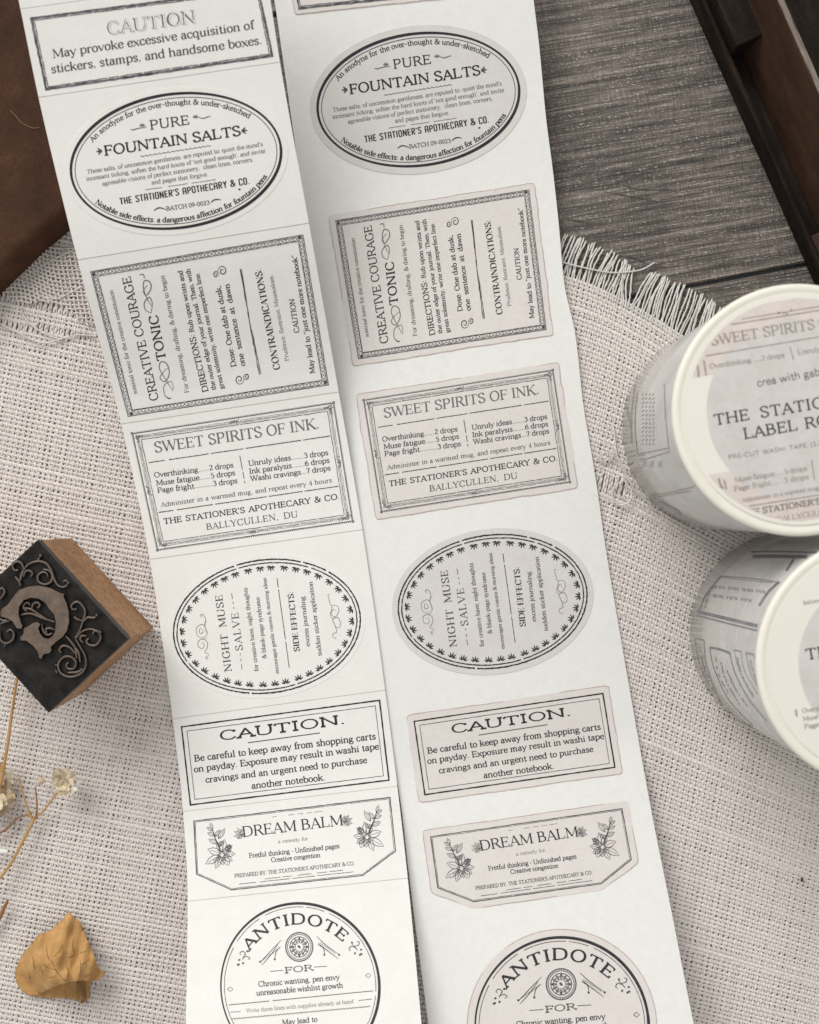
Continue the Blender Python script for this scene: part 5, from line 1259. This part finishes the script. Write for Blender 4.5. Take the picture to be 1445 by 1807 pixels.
for pts in ([(620,560),(600,700),(640,860),(760,1000)], [(780,600),(760,760),(790,900),(770,1000)], [(440,700),(470,820),(500,930)], [(920,700),(935,830),(915,985)], [(260,760),(320,860),(345,960)], [(720,560),(690,640),(615,715)], [(1000,640),(900,680),(790,720)],
            [(640,860),(560,840),(500,800)], [(650,930),(600,950),(540,940)], [(1060,900),(1000,940),(950,990)], [(560,480),(540,600),(560,720),(620,800)], [(870,480),(840,560),(850,660)], [(930,800),(980,780),(1040,740)], [(360,640),(380,740),(400,850)]):
    p = cat_rom(zl(pts), 5); tube(W(p[:, 0], p[:, 1], hf(p[:, 0], p[:, 1]) + .004), .009*np.linspace(.4, 1.1, len(p)), M_vein, 'leaf_vein', leaf, o, 5)
p = cat_rom(zl([(905,995),(930,1060),(960,1130),(975,1190),(950,1240)]), 5); tube(W(p[:, 0], p[:, 1], np.linspace(.30, .14, len(p))), np.linspace(.05, .035, len(p)), M_stem, 'leaf_stalk', leaf, o, 7)

# ------------------------------------------------------------------ dried flowers on the left
M_dry = mat('dry_stem', (.48,.28,.10), .55, .35); M_dry2 = mat('brown_stem', (.30,.15,.07), .55, .35)
def b_pet(nt, b):
    n = tex_noise(nt, 9, 4, .7); nt.links.new(ramp(nt, n.outputs[0], [(.35, (0.62,0.47,0.28)), (.55, (0.76,0.68,0.54)), (.7, (0.84,0.80,0.72))]).outputs[0], b.inputs['Base Color'])
M_pet = mat('dry_petals', (.78,.68,.5), .6, .3, build=b_pet)
M_pet2 = mat('tan_petals', (.60,.47,.32), .65, .3); M_wp = mat('white_petal', (.82,.81,.76), .6, .3)
def petals(n, c, z0, rad, mt, parent, org, seed, name='petal', flat=.5, L0=.55):
    r = random.Random(seed)
    for k in range(n):
        a = r.uniform(0, 6.283); el = r.uniform(-.1, 1.2); L = rad*r.uniform(L0, 1.0); wd = L*r.uniform(.28, .5)
        d = np.array([math.cos(a)*math.cos(el), math.sin(a)*math.cos(el), math.sin(el)*flat]); s_ = np.array([-math.sin(a), math.cos(a), 0]); up = np.cross(d, s_)
        P = []; 
        for t, wf, bend in ((0,.25,0),(.35,.8,.06),(.7,1,.10),(.9,.75,.05),(1.0,.35,-.02)):
            for s2 in (-1, 0, 1): P.append(np.array([*c, z0]) + d*L*t + s_*wd*.5*wf*s2*(1+r.uniform(-.15, .15)) - up*(bend*L*1.4 if s2 else bend*L*.6))
        f = [(i*3+j, i*3+j+1, i*3+j+4, i*3+j+3) for i in range(4) for j in range(2)]
        link(name, np.array(P), f, mt, parent, org, True)
def stem(pts, z, r, mt, parent, org, name='stem'):
    p = cat_rom(pts, 6); n = len(p); zs = np.interp(np.linspace(0, 1, n), np.linspace(0, 1, len(z)), z); r_ = np.interp(np.linspace(0, 1, n), np.linspace(0, 1, len(r)), r)
    tube(W(p[:, 0], p[:, 1], zs), r_, mt, name, parent, org, 7)
o = W(60, 1445, .3); fl = root('dried_flower', o, 'single cream dried flower head on a forked yellow stem below the stamp', 'dried flower')
fc = W(112, 1383, .75)
petals(56, fc[:2], .62, .38, M_pet, fl, o, 5); petals(12, W(120,1388,.75)[:2], .62, .31, M_wp, fl, o, 9); petals(26, W(106,1376,.7)[:2], .60, .33, M_pet, fl, o, 12)
v, f = tube(np.array([[fc[0]-.06, fc[1]-.12, .35],[fc[0]-.02, fc[1]-.04, .5],[fc[0], fc[1], .66]]), np.array([.05,.12,.10]), None, None, None); link('flower_base', v, f, M_pet2, fl, o, True)
stem([(-30,1578),(0,1549),(21.6,1519),(41.5,1482),(56.4,1452.6),(61.4,1442.6)], [.35,.35,.35,.35,.3,.3], [.034,.034,.034,.036,.04,.036], M_dry, fl, o)
stem([(61.4,1442.6),(74.7,1432.6),(85,1420),(97,1404),(106,1392)], [.3,.33,.38,.45,.5], [.03,.024,.022,.024,.032], M_dry, fl, o, 'side_stem')
stem([(58,1447),(54.8,1441),(46,1418),(41.5,1402.8),(33,1373)], [.3,.32,.36,.4,.42], [.03,.025,.02,.018,.02], M_dry, fl, o, 'side_stem'); stem([(61,1444),(64,1439),(65.2,1416),(62,1388)], [.3,.32,.4,.44], [.035,.028,.02,.014], M_dry2, fl, o, 'side_stem')
stem([(56,1436),(40,1440),(26.5,1447.6),(10,1464),(-20,1478)], [.3,.3,.28,.25,.2], [.022,.02,.02,.03,.03], M_dry2, fl, o, 'side_stem')
c = W(72,1378,.4); me_v, me_f = tube(np.array([[c[0]-.08,c[1],.34],[c[0]-.04,c[1],.37],[c[0]+.04,c[1],.37],[c[0]+.09,c[1],.34]]), np.array([.02,.08,.08,.02]), None, None, None); link('bud', me_v, me_f, M_pet2, fl, o, True)
o = W(0, 1400, .4); fl2 = root('dried_flower', o, 'tan dried flower cluster cut off by the left edge, on a tall pale stem', 'dried flower')
stem([(34,1180),(28,1210),(19,1270),(14,1310),(7,1350),(3,1375),(0,1390)], [.5,.5,.55,.6,.6,.55,.5], [.03,.032,.035,.038,.04,.04,.04], M_dry, fl2, o)
stem([(-20,1325),(-4,1345),(3,1358)], [.6,.62,.6], [.035,.04,.045], M_dry, fl2, o, 'side_stem')
petals(56, W(-6,1412,.5)[:2], .42, .50, M_pet2, fl2, o, 21); petals(34, W(-6,1376,.5)[:2], .38, .44, M_pet, fl2, o, 31); petals(20, W(-6,1415,.5)[:2], .60, .45, M_pet, fl2, o, 41)
o = W(0, 1500, .3); fl3 = root('white_petal', o, 'tiny white petal tip poking in at the left edge below the flower cluster', 'petal')
P = zz((0,1280), 6.027, [(-120,1290),(-20,1305),(30,1312),(60,1318),(92,1330),(60,1345),(20,1352),(-30,1360),(-120,1370)])
n = len(P); vv = np.vstack([W(np.array(P)[:, 0], np.array(P)[:, 1], .42 - .05*np.abs(np.linspace(-1, 1, n))), W(np.array(P)[:, 0], np.array(P)[:, 1], .34)]); link('petal_blade', vv, [tuple(range(n))[::-1], tuple(range(n, 2*n))] + [(i, (i+1) % n, (i+1) % n+n, i+n) for i in range(n)], M_wp, fl3, o)
o = W(5, 1605, .2); fl4 = root('broken_stem', o, 'short reddish brown broken stem end at the left edge above the leaf', 'stem')
stem([(-20,1650),(0,1618),(8,1600),(14,1589)], [.2,.22,.25,.3], [.05,.05,.045,.03], M_dry2, fl4, o)
M_speck = mat('black_speck', (.02,.015,.012), .6)
o = W(1414,1552,.05); v, f = tube(np.array([[o[0],o[1]-.05,.05],[o[0],o[1]-.02,.07],[o[0]+.01,o[1]+.03,.07],[o[0]+.01,o[1]+.05,.05]]), np.array([.01,.03,.03,.01]), None, None, None)
sp = link('dark_fleck', v, f, M_speck, None, None, True); sp['label'] = 'tiny black fleck caught in the weave below the tape rolls'; sp['category'] = 'fleck'
print('fringe', nfr, 'tris ~', sum(len(m.polygons) for m in bpy.data.meshes)*2)
